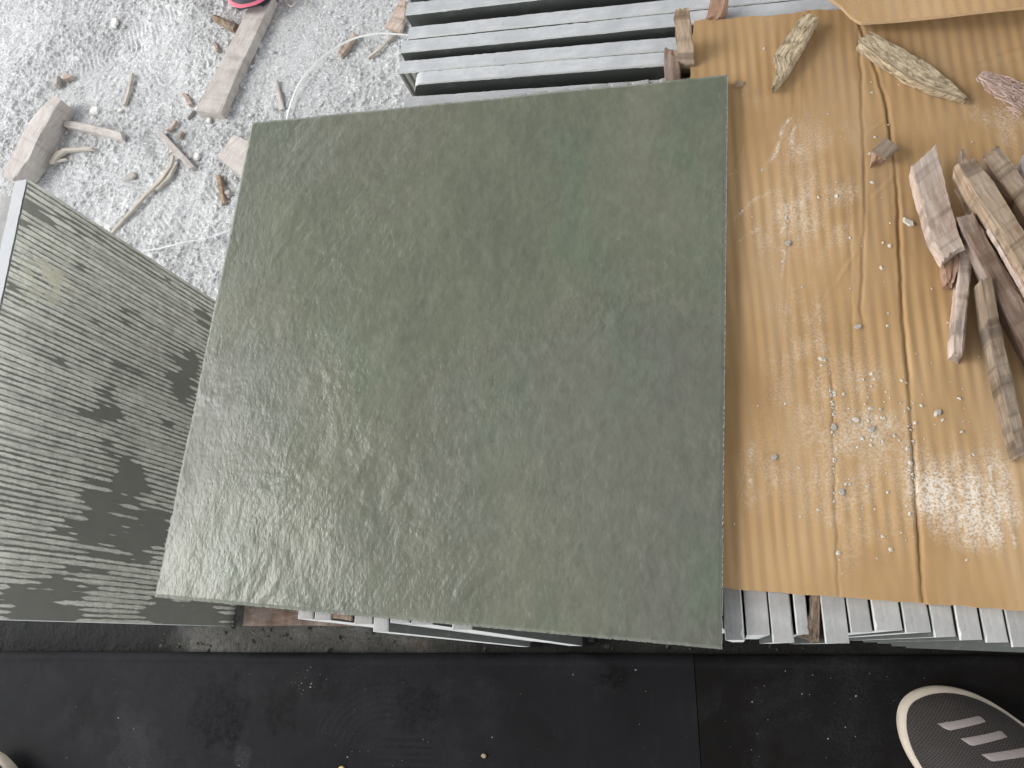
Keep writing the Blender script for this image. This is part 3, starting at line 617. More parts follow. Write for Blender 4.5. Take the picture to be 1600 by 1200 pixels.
# ------------------------------------------------------------------ cardboard
CB = {}
def cardboard():
    TL = np.array([0.0035, 0.4558]); BL = np.array([-0.055, 0.0355]); BR = np.array([0.37, -0.0035]); TRp = np.array([0.42, 0.4050])
    nx, ny = 520, 360
    u = np.linspace(0, 1, nx); v = np.linspace(0, 1, ny); U, Vv = np.meshgrid(u, v)
    XY = (BL[None, None] * ((1 - U) * (1 - Vv))[..., None] + BR[None, None] * (U * (1 - Vv))[..., None] + TRp[None, None] * (U * Vv)[..., None] + TL[None, None] * ((1 - U) * Vv)[..., None])
    X, Y = XY[..., 0].copy(), XY[..., 1].copy()
    Zt = 0.4088
    def crease(pts, wd, depth, side=0.0):
        pw = np.array([at(*p, Zt)[:2] for p in pts]); o = np.argsort(pw[:, 1]); pw = pw[o]
        xc = np.interp(Y, pw[:, 1], pw[:, 0]) + 0.0007 * vn(Y * 90, Y * 0, int(wd * 1e5)) + 0.0006 * vn(Y * 30, Y * 0 + 3, 5)
        d = X - xc; m = sstep(pw[0, 1] - 0.02, pw[0, 1], Y) * (1 - sstep(pw[-1, 1], pw[-1, 1] + 0.02, Y))
        fade = 0.55 + 0.45 * np.clip(0.5 + vn(Y * 25, Y * 0, int(depth * 1e6)), 0, 1)
        z = -depth * np.exp(-(d / wd) ** 2) * fade + depth * 0.12 * np.exp(-((d - wd * 2.6) / (wd * 1.6)) ** 2) * fade + side * depth * np.exp(-((d + wd * 2.2) / (wd * 1.2)) ** 2)
        return z * m
    Z = np.full_like(X, Zt)
    Z += 0.00013 * np.sin((X * math.cos(R_(4)) - Y * math.sin(R_(4)) + 0.0012 * vn(Y * 8, X * 8, 2)) * 2 * np.pi / 0.0074)
    Z += crease([(1345, 40), (1385, 160), (1402, 290), (1410, 480), (1420, 600), (1430, 760), (1442, 945)], 0.0010, 0.0020, 0.15)
    Z += crease([(1300, 600), (1302, 690), (1306, 800), (1310, 935)], 0.0007, 0.0009)
    Z += crease([(1342, 40), (1350, 230), (1352, 330), (1345, 480)], 0.0009, 0.0008, 0.2)
    Z += crease([(1328, 300), (1330, 420), (1333, 560)], 0.0008, 0.0004)
    Z += crease([(1240, 150), (1236, 280), (1230, 420), (1222, 560)], 0.0007, 0.0003)
    Z += crease([(1222, 560), (1212, 700), (1212, 920)], 0.0007, 0.00025)
    Z += crease([(1250, 60), (1255, 180), (1240, 260)], 0.0009, 0.0003)
    for (p, q, wd, dp) in (((1392, 180), (1352, 212), .0012, .0007), ((1400, 270), (1360, 315), .0012, .0006), ((1240, 190), (1195, 262), .0012, .0008), ((1340, 390), (1305, 450), .001, .0006), ((1330, 400), (1270, 500), .001, .0004), ((1600, 75), (1480, 120), .0016, .0010), ((1440, 130), (1600, 82), .0014, .0006), ((1180, 190), (1140, 280), .0012, .0004)):
        a = at(*p, Zt)[:2]; b_ = at(*q, Zt)[:2]; d = b_ - a; L = np.hypot(*d); d /= L
        s = (X - a[0]) * d[0] + (Y - a[1]) * d[1]; t = -(X - a[0]) * d[1] + (Y - a[1]) * d[0] + 0.0008 * vn(s * 120, s * 0, 8)
        dp = dp * 0.45; Z += (dp * np.exp(-(t / wd) ** 2) - dp * .7 * np.exp(-((t + 2 * wd) / wd) ** 2)) * sstep(-0.004, 0.006, s) * (1 - sstep(L - 0.006, L + 0.004, s))
    Z += fbm(X * 9, Y * 5, 71, 3) * 0.0006 + fbm(X * 60, Y * 30, 73, 2) * 0.00012
    flat = 1 - sstep(0.012, 0.03, X) ; Z = Z * (1 - flat * (Y < 0.42)) + (Zt) * flat * (Y < 0.42)
    Z += 0.0012 * sstep(0.425, 0.46, Y) * sstep(0.0, 0.05, 0.06 - X)
    # worn edges
    e_b = Vv * 0.42; e_l = U * 0.42; e_t = (1 - Vv) * 0.42
    Y = Y + (fbm(X * 70, X * 0, 81, 2) * 0.0008) * (1 - sstep(0, 0.01, e_b)) + fbm(X * 40, X * 0 + 4, 82, 3) * 0.0022 * (1 - sstep(0, 0.012, e_t))
    X = X + fbm(Y * 60, Y * 0, 83, 2) * 0.0012 * (1 - sstep(0, 0.01, e_l))
    # dust patches
    dust = np.zeros_like(X)
    for (px, py, rx, ry, st) in ((1490, 775, .020, .020, 1.25), (1540, 820, .014, .014, .8), (1440, 760, .010, .02, .7), (1565, 760, .006, .03, .5), (1545, 760, .012, .02, .6), (1310, 300, .016, .010, .55), (1235, 320, .012, .016, .5), (1255, 370, .016, .014, .35), (1290, 360, .02, .02, .3), (1360, 650, .014, .03, .5),
                                 (1190, 740, .012, .03, .28), (1300, 230, .02, .02, .3), (1540, 170, .014, .012, .5), (1580, 200, .010, .02, .4), (1340, 700, .04, .06, .28), (1260, 520, .03, .05, .25), (1170, 150, .01, .01, .25), (1250, 250, .012, .03, .3), (1190, 380, .012, .025, .25), (1300, 760, .02, .05, .2)):
        c = at(px, py, Zt); q = ((X - c[0]) / rx) ** 2 + ((Y - c[1]) / ry) ** 2
        dust += st * np.exp(-q) * np.clip(0.62 + 0.75 * fbm(X * 70 + px, Y * 45, 88, 4, 0.6), 0, 1.4)
    for (p, q, wd, st) in (((1238, 180), (1200, 262), .0012, .8), ((1246, 190), (1238, 235), .001, .7), ((1205, 300), (1140, 345), .0016, .5), ((1190, 355), (1150, 385), .0014, .4), ((1165, 265), (1135, 280), .001, .5), ((1182, 690), (1165, 790), .0016, .45), ((1228, 340), (1222, 440), .001, .5), ((1548, 720), (1566, 850), .0012, .8), ((1575, 770), (1584, 860), .001, .6)):
        a = at(*p, Zt)[:2]; b_ = at(*q, Zt)[:2]; d = b_ - a; L = np.hypot(*d); d /= L
        s = (X - a[0]) * d[0] + (Y - a[1]) * d[1]; t = -(X - a[0]) * d[1] + (Y - a[1]) * d[0] + 0.003 * vn(s * 40, s * 0, 18)
        dust += st * np.exp(-(t / wd) ** 2) * sstep(-0.004, 0.006, s) * (1 - sstep(L - 0.006, L + 0.004, s)) * np.clip(0.6 + 0.8 * fbm(X * 120, Y * 120, 93, 2), 0, 1.3)
    dust *= 0.85; dust += 0.07 * np.clip(fbm(X * 12, Y * 7, 95, 3) + 0.2, 0, 1)
    base = np.array([0.15, 0.21, 0.4050])
    me = grid_mesh(np.stack([X, Y, Z], -1) - base, skirt=0.0045, attr={'dust': np.clip(dust, 0, 1.4)})
    o = link('cardboard_sheet', me, [CARD, KRAFT_EDGE], None, tuple(base))
    tag(o, 'creased brown cardboard sheet with pale dust, spread over the slabs on the right', 'cardboard')
cardboard()
def flap():
    """second board whose near edge lies over the first at the top right"""
    n, m = 120, 40
    u = np.linspace(0, 1, n); v = np.linspace(0, 1, m); U, Vv = np.meshgrid(u, v)
    e = [(1290, -6), (1312, 8), (1330, 26), (1345, 35), (1400, 31), (1480, 23), (1560, 14), (1620, 9), (1800, -10)]
    ez = np.array([.418, .418, .419, .420, .423, .428, .431, .431, .429])
    pts = np.array([at(*p, z) for p, z in zip(e, ez)])
    L = np.concatenate([[0], np.cumsum(np.hypot(*(np.diff(pts[:, :2], axis=0).T)))]); L /= L[-1]
    E = np.stack([np.interp(u, L, pts[:, k]) for k in range(3)], -1)
    back = np.array([0.035, 0.20, 0.0])
    P = E[None] + Vv[..., None] * back[None, None] * (0.3 + 0.7 * np.clip(u * 4, 0, 1))[None, :, None]
    P[..., 2] = E[None, :, 2] * 1.0 - 0.010 * Vv * np.clip(U, .2, 1) + 0.004 * np.sin(Vv * 2.5) + fbm(P[..., 0] * 14, P[..., 1] * 14, 7, 2) * 0.0008
    base = np.array([0.25, 0.52, 0.409])
    me = grid_mesh(P - base, skirt=0.003, attr={'dust': 0.1 * np.ones_like(U)})
    tag(link('cardboard_sheet', me, [CARD, KRAFT_EDGE], None, tuple(base)), 'second brown cardboard piece lapping over the sheet at the top right corner', 'cardboard')
flap()

# ------------------------------------------------------------------ wood pieces
def resample(P, n):
    P = np.array(P, float); L = np.concatenate([[0], np.cumsum(np.linalg.norm(np.diff(P, axis=0), axis=1))]); t = np.linspace(0, L[-1], n)
    return np.stack([np.interp(t, L, P[:, k]) for k in range(P.shape[1])], -1)
def plank(name, label, cat, left, right, z0, z1, thick, mat, n=30, rough=0.0006, rag=0.002, seed=1, group=None, taper=1.0, crown=0.0, zmid=0.0, smooth=35):
    """left / right: pixel outline of the two long top edges; z0..z1: top height at either end"""
    L = resample([at(*p, (z0 + z1) / 2) for p in left], n); Rr = resample([at(*p, (z0 + z1) / 2) for p in right], n)
    t = np.linspace(0, 1, n)
    # true height changes along the stick
    for q, px in ((L, resample(left, n)), (Rr, resample(right, n))):
        for i in range(n):
            zz = z0 + (z1 - z0) * t[i] + zmid * math.sin(math.pi * t[i]); q[i] = at(px[i][0], px[i][1], zz)
    W = 6; S = 3; ring = []
    mid = (L + Rr) / 2; leng = np.concatenate([[0], np.cumsum(np.linalg.norm(np.diff(mid, axis=0), axis=1))])
    V = []; UV = []
    rows = []
    for i in range(n):
        a, b_ = L[i], Rr[i]; d = b_ - a; wd = np.linalg.norm(d) + 1e-9; dn = d / wd
        tk = thick * (1 if taper == 1 else (1 + (taper - 1) * t[i])); bv = min(0.0009, wd * 0.15, tk * 0.2)
        loop = []
        for k in range(W + 1):
            f = k / W; p = a + d * f; p = p + np.array([0, 0, crown * (1 - (2 * f - 1) ** 2)]); 
            if k == 0: p = a + dn * bv
            if k == W: p = b_ - dn * bv
            loop.append((p, f * wd))
        for k in range(S + 1):
            f = k / S; p = b_ - np.array([0, 0, bv + (tk - bv) * f]); loop.append((p, wd + f * tk))
        for k in range(S + 1):
            f = k / S; p = a - np.array([0, 0, tk - (tk - bv) * f]); loop.append((p, 2 * wd + tk + f * tk))
        rows.append([p for p, _ in loop]); UV += [(leng[i] + seed * 0.37, q + seed * 0.21) for _, q in loop]
    A = np.array(rows); m = A.shape[1]
    cen = A.mean(1, keepdims=True); out = A - cen; out /= np.linalg.norm(out, axis=-1, keepdims=True) + 1e-9
    jj = np.arange(m)[None] * 0.9; ii = leng[:, None]
    A = A + out * (rough * (fbm(ii * 60, jj, seed, 3) + 0.6 * vn(ii * 260, jj * 1.7, seed + 9)))[..., None]
    dirs = np.gradient(mid, axis=0); dirs /= np.linalg.norm(dirs, axis=1, keepdims=True) + 1e-9
    for end, sg in ((0, -1), (n - 1, 1)):
        rgv = rag * (vn(jj[0] * 1.3 + 5, jj[0] * 0 + end, seed + 4) + 0.5 * vn(jj[0] * 3.1, jj[0] * 0 + end, seed + 7))
        A[end] += sg * dirs[end][None] * rgv[:, None]
    F = []
    for i in range(n - 1):
        for j in range(m):
            k = (j + 1) % m; F.append((i * m + j, i * m + k, (i + 1) * m + k, (i + 1) * m + j))
    V = A.reshape(-1, 3); nv = len(V)
    V = np.concatenate([V, A[0].mean(0)[None], A[-1].mean(0)[None]]); UV += [(0.0, 0.0), (leng[-1], 0.0)]
    for j in range(m):
        k = (j + 1) % m; F.append((k, j, nv)); F.append(((n - 1) * m + j, (n - 1) * m + k, nv + 1))
    base = np.array([*V[:, :2].mean(0), V[:, 2].min()])
    me = mesh_from(V - base, F, True, smooth, UV)
    o = link(name, me, mat, None, tuple(base))
    return tag(o, label, cat, group)

G_GROUND = 'wood offcuts lying on the dusty ground'; G_PILE = 'wood sticks piled on the cardboard'; G_SPACER = 'wooden packing pieces between the slabs'
# on the ground
plank('timber_plank', 'long dusty timber plank on the ground running under the pink soled shoe', 'timber', [(395, -8), (385, 17), (345, 95), (305, 173)], [(426, -6), (414, 23), (372, 112), (345, 178)], 0.016, 0.016, 0.0165, W_PALE, 50, 0.0005, 0.002, 3, G_GROUND)
plank('timber_block', 'thick pale wood block behind the far corner of the combed slab', 'timber', [(84, 148), (62, 170), (43, 193), (24, 230), (6, 265), (4, 275)], [(96, 156), (84, 172), (69, 198), (58, 220), (46, 247), (20, 281)], 0.034, 0.034, 0.036, W_DUST, 40, 0.0010, 0.003, 4, G_GROUND)
plank('wood_stick', 'short pale stick on the ground beside the thick wood block', 'stick', [(101, 187), (140, 194), (188, 206)], [(99, 196), (140, 205), (190, 217)], 0.011, 0.011, 0.0115, W_DUST, 24, 0.0005, 0.002, 5, G_GROUND)
plank('wood_stick', 'thin stick crossing the dry curved stalk on the ground', 'stick', [(252, 204), (280, 234), (304, 260)], [(245, 209), (272, 240), (297, 263)], 0.009, 0.007, 0.009, W_PALE, 24, 0.0005, 0.002, 6, G_GROUND)
plank('board_offcut', 'flat pale square board offcut tucked behind the left edge of the green tile', 'board', [(364, 210), (352, 226), (340, 245)], [(402, 226), (392, 258), (378, 276)], 0.012, 0.012, 0.012, W_DUST, 16, 0.0003, 0.001, 7, G_GROUND)
plank('wood_strip', 'small tan strip on the dust just left of the green tile', 'stick', [(336, 274), (341, 297), (346, 319)], [(343, 273), (348, 297), (351, 317)], 0.006, 0.006, 0.006, W_TAN, 14, 0.0003, 0.001, 8, G_GROUND)
plank('wood_strip', 'small pinkish strip on the ground between the long plank and the white strap', 'stick', [(427, 125), (432, 150), (437, 171)], [(432, 124), (438, 148), (443, 169)], 0.005, 0.005, 0.005, W_DUST, 14, 0.0003, 0.001, 9, G_GROUND)
plank('wood_splinter', 'thin splinter lying alone in the open dust at upper left', 'splinter', [(204, 114), (198, 140), (190, 164)], [(207, 114), (202, 142), (195, 163)], 0.006, 0.006, 0.005, STRAW, 14, 0.0003, 0.002, 10, G_GROUND)
plank('bark_piece', 'rough grey bark piece left of the long plank', 'bark', [(335, 22), (350, 28), (369, 37)], [(332, 29), (348, 38), (364, 48)], 0.014, 0.010, 0.012, W_GREY, 16, 0.0018, 0.003, 11, G_GROUND, crown=0.003)
plank('bark_piece', 'brown bark piece lying under the white strap', 'bark', [(552, 49), (540, 66), (526, 82)], [(557, 53), (546, 70), (532, 87)], 0.007, 0.007, 0.007, W_PINK, 14, 0.0010, 0.002, 12, G_GROUND)
plank('board_offcut', 'thin brown board piece on the ground touching the left ends of the far slabs', 'board', [(624, 0), (612, 24), (600, 42)], [(634, 0), (632, 26), (626, 50)], 0.007, 0.007, 0.006, W_PINK, 14, 0.0006, 0.003, 13, G_GROUND)
plank('wood_splinter', 'thin pale twig below the white strap near the far slabs', 'splinter', [(614, 52), (596, 70), (573, 88)], [(616, 54), (598, 73), (575, 91)], 0.006, 0.005, 0.004, STRAW, 14, 0.0003, 0.002, 14, G_GROUND)
plank('dry_stalk', 'long curved dry stalk running over the dust down to the combed slab', 'stalk', [(267, 240), (263.5, 256), (250, 275), (224.5, 302), (200.5, 330), (170, 364)], [(271, 242), (267.5, 259), (253.5, 280), (227.5, 306), (203, 333), (173, 366)], 0.010, 0.006, 0.004, STRAW, 40, 0.0004, 0.002, 15, G_GROUND, crown=0.0)
plank('dry_stalk', 'short dry stalk beside the long curved one', 'stalk', [(271, 256), (262, 272), (241, 295)], [(275, 257), (266, 275), (245, 297)], 0.007, 0.006, 0.004, STRAW, 20, 0.0004, 0.001, 16, G_GROUND)
plank('dry_stalk', 'bent dry husk on the dust right of the thick wood block', 'stalk', [(143, 229), (120, 230), (98, 231), (86, 238), (76, 252)], [(144, 233), (120, 234), (102, 236), (92, 243), (81, 254)], 0.008, 0.010, 0.006, STRAW, 26, 0.0006, 0.002, 17, G_GROUND)
plank('dry_stalk', 'small dry shred curling below the bent husk', 'stalk', [(76, 252), (90, 249), (103, 247)], [(77, 255), (91, 252), (104, 249)], 0.006, 0.006, 0.004, STRAW, 12, 0.0004, 0.001, 18, G_GROUND)
plank('wood_splinter', 'tiny twig on the dust just above the stick that crosses the stalk', 'splinter', [(272, 186), (266, 196), (260, 203)], [(276, 189), (270, 198), (264, 205)], 0.006, 0.006, 0.005, W_PINK, 10, 0.0008, 0.002, 19, G_GROUND)
plank('wood_splinter', 'small grey splinter standing in the dust right of the dry stalk', 'splinter', [(282, 204), (277, 214)], [(285, 205), (280, 216)], 0.007, 0.006, 0.005, W_PINK, 10, 0.0006, 0.002, 20, G_GROUND)
plank('wood_chip', 'orange brown wood chip left of the lower end of the long plank', 'wood chip', [(283, 148), (289, 155), (294, 164)], [(288, 144), (295, 152), (299, 162)], 0.006, 0.006, 0.005, W_PINK, 10, 0.0007, 0.003, 21, G_GROUND)
plank('wood_chip', 'small forked wood chip left of the upper end of the long plank', 'wood chip', [(331, 66), (335, 72), (338, 80)], [(336, 65), (340, 72), (341, 79)], 0.006, 0.006, 0.005, W_PINK, 10, 0.0007, 0.003, 22, G_GROUND)
plank('wood_chip', 'small brown chip right of the grey stone chip near the thick block', 'wood chip', [(97, 116), (106, 114)], [(99, 124), (111, 120)], 0.008, 0.008, 0.008, W_PINK, 8, 0.0012, 0.002, 23, G_GROUND)

def chip(name, label, px, py, z, r, h, mat, seed, cat='stone chip', pts=6, group=None, ax=1.0, rot=0.0, tilt=0.0):
    rng = random.Random(seed); c = at(px, py, z); V = []; F = []
    rad = [r * rng.uniform(0.65, 1.15) for _ in range(pts)]
    for lvl, (f, zz) in enumerate(((1.0, 0), (1.05, h * 0.55), (0.82, h))):
        for k in range(pts):
            a = 2 * math.pi * k / pts + rng.uniform(-.12, .12); x = math.cos(a) * rad[k] * f * ax; y = math.sin(a) * rad[k] * f
            X = x * math.cos(rot) - y * math.sin(rot); Y = x * math.sin(rot) + y * math.cos(rot)
            V.append((X, Y, zz * (1 + tilt * X / r * 0.4) * rng.uniform(.9, 1.1)))
    for l in range(2):
        for k in range(pts): F.append((l * pts + k, l * pts + (k + 1) % pts, (l + 1) * pts + (k + 1) % pts, (l + 1) * pts + k))
    F.append(tuple(range(pts - 1, -1, -1))); F.append(tuple(range(2 * pts, 3 * pts)))
    o = link(name, mesh_from(V, F, False), mat, None, tuple(c)); return tag(o, label, cat, group)
G_CHIP = 'chips on the dusty ground'; CHALK_CHIP = mat_plain('whitish_chip', (0.62, 0.60, 0.56), 0.9, 0.12, 120, 0.4)
chip('stone_chip', 'flat grey stone chip just above the top end of the thick wood block', 93, 132, 0, 0.013, 0.010, STONE_CHIP, 1, group=G_CHIP, ax=0.6, rot=0.2, pts=7)
chip('stone_chip', 'star shaped whitish chip on open dust above the short pale stick', 150, 175, 0, 0.009, 0.006, CHALK_CHIP, 5, group=G_CHIP, pts=9)
chip('stone_chip', 'grey sliver of stone touching the lower left corner of the long plank', 299, 182, 0, 0.011, 0.006, STONE_CHIP, 8, group=G_CHIP, ax=0.4, rot=-0.6)
chip('stone_chip', 'small white chip below the lower end of the long plank', 328, 189, 0, 0.005, 0.004, CHALK_CHIP, 9, group=G_CHIP)
chip('stone_chip', 'small grey chip left of the flat square board offcut', 309, 246, 0, 0.0065, 0.005, CHALK_CHIP, 10, group=G_CHIP)
chip('stone_chip', 'pale flat stone half buried near the shoe print at the top left', 180, 38, 0, 0.013, 0.005, CHALK_CHIP, 12, group=G_CHIP, ax=.7)
chip('stone_chip', 'greenish chip in the dust above the far edge of the combed slab', 206, 277, 0, 0.008, 0.004, STONE_CHIP, 13, group=G_CHIP, ax=1.6)
chip('stone_chip', 'small grey chip near the right side of the tan strip', 358, 303, 0, 0.006, 0.005, STONE_CHIP, 14, group=G_CHIP)
chip('stone_chip', 'tiny pale chip just above the short tip of the lone splinter', 189, 174, 0, 0.005, 0.004, CHALK_CHIP, 15, group=G_CHIP)

def ribbon(name, label, pts, zs, width, mat, cat, seed=0, thick=0.0006):
    P = np.array([at(*p, z) for p, z in zip(pts, zs)]); n = 60
    # smooth through the points
    t = np.linspace(0, len(P) - 1, n); Q = []
    for q in t:
        i = min(int(q), len(P) - 2); f = q - i; p0 = P[max(i - 1, 0)]; p1 = P[i]; p2 = P[i + 1]; p3 = P[min(i + 2, len(P) - 1)]
        Q.append(0.5 * ((2 * p1) + (-p0 + p2) * f + (2 * p0 - 5 * p1 + 4 * p2 - p3) * f * f + (-p0 + 3 * p1 - 3 * p2 + p3) * f ** 3))
    Q = np.array(Q); d = np.gradient(Q, axis=0); d /= np.linalg.norm(d, axis=1, keepdims=True); V = []; F = []; UV = []
    for i in range(n):
        tw = 0.5 * math.sin(i * 0.11 + seed); s = np.array([-d[i][1], d[i][0], 0]); s /= np.linalg.norm(s); up = np.array([0, 0, 1.0])
        a = s * math.cos(tw) + up * math.sin(tw); b_ = -s * math.sin(tw) + up * math.cos(tw)
        for (u, v) in ((-1, -1), (1, -1), (1, 1), (-1, 1)): V.append(Q[i] + a * u * width / 2 + b_ * v * thick / 2); UV.append((i * .01, u * .01))
    for i in range(n - 1):
        for j in range(4): F.append((i * 4 + j, i * 4 + (j + 1) % 4, i * 4 + 4 + (j + 1) % 4, i * 4 + 4 + j))
    F.append((3, 2, 1, 0)); F.append(tuple((n - 1) * 4 + k for k in range(4)))
    V = np.array(V); base = np.array([*V[:, :2].mean(0), V[:, 2].min()])
    o = link(name, mesh_from(V - base, F, True, 40, UV), mat, None, tuple(base)); return tag(o, label, cat)
ribbon('plastic_strap', 'white plastic packing strap arching over the dust from the far slabs to the green tile', [(642, 55), (612, 53), (585, 53), (548, 62), (514, 82), (487, 105), (466, 133), (453, 165), (446, 198), (444, 230)], [.012, .012, .013, .013, .011, .009, .007, .006, .006, .006], 0.0032, PLASTIC, 'strap', 2)
ribbon('plastic_film_strip', 'thin dusty clear plastic strip curling over the dust left of the green tile', [(222, 392), (250, 388), (285, 379), (315, 374), (345, 365), (380, 350)], [.006, .007, .008, .008, .007, .006], 0.0022, FILM, 'plastic strip', 1)
ribbon('string', 'thin dry fibre thread on the ground right of the pink soled shoe', [(448, 5), (455, 10), (462, 3), (470, -4), (478, 2), (474, 10)], [.006] * 6, 0.0022, STRAW, 'thread', 1)

# between the slabs
plank('wooden_spacer', 'light topped wooden spacer sticking up beside the left edge of the cardboard', 'spacer', [(1055, 14), (1052, 26), (1057, 45), (1058, 62), (1056, 100)], [(1077, 12), (1079, 28), (1077, 48), (1082, 68), (1085, 100)], 0.448, 0.412, 0.028, W_TAN, 26, 0.0008, 0.002, 31, G_SPACER)
plank('wooden_spacer', 'short brown wooden spacer in the gap at the upper edge of the green tile', 'spacer', [(1037, 75), (1037, 98), (1038, 126)], [(1060, 80), (1062, 100), (1062, 126)], 0.416, 0.410, 0.040, W_BROWN, 16, 0.0007, 0.003, 32, G_SPACER)
plank('wooden_spacer', 'reddish split wooden spacer in the gap at the top of the picture', 'spacer', [(1112, -12), (1108, 10), (1103, 28)], [(1137, -12), (1133, 6), (1127, 26)], 0.425, 0.412, 0.030, W_RED, 16, 0.0012, 0.003, 33, G_SPACER)
plank('wooden_spacer', 'brown wooden packing between the second and third slab ends under the green tile', 'spacer', [(517.5, 925), (517.5, 966)], [(550.5, 925), (550.5, 970)], 0.4072, 0.4072, 0.2, W_GREY, 10, 0.0003, 0.001, 34, G_SPACER)
plank('wooden_spacer', 'brown wooden packing left of the last visible slab end under the green tile', 'spacer', [(677, 935), (677, 972)], [(704, 935), (704, 975)], 0.4072, 0.4072, 0.12, W_GREY, 10, 0.0003, 0.001, 35, G_SPACER)
plank('wooden_spacer', 'dark wooden packing right of the last visible slab end under the green tile', 'spacer', [(739, 935), (739, 978)], [(787, 945), (787, 982)], 0.4068, 0.4068, 0.05, W_BROWN, 10, 0.0005, 0.001, 36, G_SPACER)
plank('wooden_wedge', 'splintered grey wood wedge between slab ends below the cardboard', 'spacer', [(1266, 900), (1264, 960), (1258, 992)], [(1283, 900), (1282, 960), (1281, 1003)], 0.4040, 0.4035, 0.09, W_GREY, 16, 0.0010, 0.003, 37, G_SPACER)

# on the cardboard
ZC = 0.4090
G_SPLINT = 'coarse splinters on the cardboard'
plank('coarse_splinter', 'coarse fibrous splinter pointing down beside the top edge of the cardboard', 'splinter', [(1252, 24), (1230, 54), (1209, 84), (1214, 104), (1207, 136)], [(1277, 26), (1264, 52), (1248, 82), (1230, 112), (1210, 137)], ZC + .012, ZC + .008, 0.012, FIBRE, 40, 0.0007, 0.004, 41, G_SPLINT, taper=0.5)
plank('coarse_splinter', 'long tapering coarse splinter lying aslant right of the crease near the top', 'splinter', [(1340, 62), (1386, 97), (1420, 120), (1452, 137), (1484, 148), (1508, 155)], [(1362, 49), (1404, 70), (1430, 88), (1456, 102), (1486, 126), (1511, 150)], ZC + .011, ZC + .007, 0.011, FIBRE, 44, 0.0007, 0.003, 42, G_SPLINT, taper=0.45)
plank('square_wood_chip', 'small diamond shaped grey wood chip lying by the crease of the cardboard', 'wood chip', [(1382, 214), (1374, 222), (1364, 231)], [(1405, 229), (1395, 238), (1385, 247)], ZC + .011, ZC + .011, 0.004, W_GREY, 8, 0.0002, 0.0005, 43)
plank('wood_crumb', 'broken reddish splinter under the diamond shaped chip', 'splinter', [(1364, 234), (1361, 256)], [(1381, 246), (1371, 250)], ZC + .0065, ZC + .005, 0.0065, W_RED, 8, 0.0008, 0.002, 44)
plank('wood_chunk', 'wide pale wood chunk with a broken lower end, leftmost of the pile', 'wood chunk', [(1425, 262), (1436, 308), (1450, 352), (1457, 376), (1474, 403)], [(1464, 226), (1472, 258), (1481, 300), (1497, 358), (1507, 384)], ZC + .024, ZC + .022, 0.012, W_PINK, 34, 0.0006, 0.005, 45, G_PILE)
plank('wood_shard', 'reddish bark shard showing under the broken end of the wide pale chunk', 'bark', [(1476, 398), (1474, 420), (1478, 441)], [(1500, 396), (1500, 418), (1490, 444)], ZC + .011, ZC + .010, 0.010, W_RED, 14, 0.0012, 0.004, 46, G_PILE)
plank('wood_stick', 'straight stick with a pale rounded lower end, just left of the thin steep stick', 'stick', [(1501, 370), (1497, 440), (1488, 528), (1489, 552)], [(1521, 372), (1517, 440), (1507, 530), (1505, 556)], ZC + .013, ZC + .013, 0.013, W_PINK, 30, 0.0005, 0.002, 47, G_PILE)
plank('wood_stick', 'dark topped thin steep stick reaching lowest on the cardboard', 'stick', [(1531, 437), (1540, 500), (1556, 580), (1576, 660), (1591, 714)], [(1552, 433), (1562, 500), (1580, 580), (1596, 650), (1607, 706)], ZC + .023, ZC + .016, 0.015, W_GREY, 34, 0.0005, 0.002, 48, G_PILE)
plank('wood_stick', 'dark brown long stick running from the wide chunk to the right edge of the picture', 'stick', [(1497, 340), (1516, 384), (1545, 440), (1580, 505), (1622, 580)], [(1523, 331), (1545, 375), (1575, 425), (1610, 490), (1650, 560)], ZC + .024, ZC + .015, 0.014, W_BROWN, 34, 0.0006, 0.002, 49, G_PILE)
plank('wood_stick', 'grey topped stick with a pale side lying over the dark brown one', 'stick', [(1496, 256), (1515, 290), (1540, 328), (1575, 385), (1622, 462)], [(1525, 246), (1550, 280), (1580, 325), (1610, 375), (1650, 435)], ZC + .036, ZC + .030, 0.016, W_TAN, 34, 0.0005, 0.003, 50, G_PILE)
plank('wood_stick', 'uppermost stick of the pile with a pale rounded upper end', 'stick', [(1535, 244), (1555, 272), (1580, 305), (1625, 372)], [(1561, 227), (1580, 250), (1605, 286), (1650, 350)], ZC + .030, ZC + .024, 0.016, W_TAN, 30, 0.0005, 0.003, 51, G_PILE, crown=0.001)
plank('wood_splinter', 'thin pale splinter between the grey topped stick and the dark brown one', 'splinter', [(1544, 356), (1570, 400), (1610, 470)], [(1549, 353), (1578, 398), (1620, 462)], ZC + .027, ZC + .024, 0.005, W_PINK, 20, 0.0005, 0.002, 52, G_PILE)
plank('wood_splinter', 'small upright splinter tip just above the grey topped stick', 'splinter', [(1503, 232), (1502, 252)], [(1507, 232), (1513, 250)], ZC + .024, ZC + .020, 0.010, W_PINK, 10, 0.0005, 0.003, 53, G_PILE)
plank('wood_stick', 'brown stick half hidden under the grey topped one, its rough end showing', 'stick', [(1500, 280), (1518, 320), (1560, 380), (1600, 440)], [(1520, 276), (1545, 312), (1580, 365), (1630, 430)], ZC + .0185, ZC + .016, 0.014, W_PINK, 24, 0.0009, 0.003, 54, G_PILE)
plank('wood_chunk', 'pale wood bit at the right edge of the picture beside the uppermost stick', 'wood chunk', [(1598, 242), (1594, 262), (1600, 292)], [(1630, 236), (1632, 262), (1630, 292)], ZC + .020, ZC + .020, 0.020, W_PALE, 12, 0.0008, 0.003, 55, G_PILE)
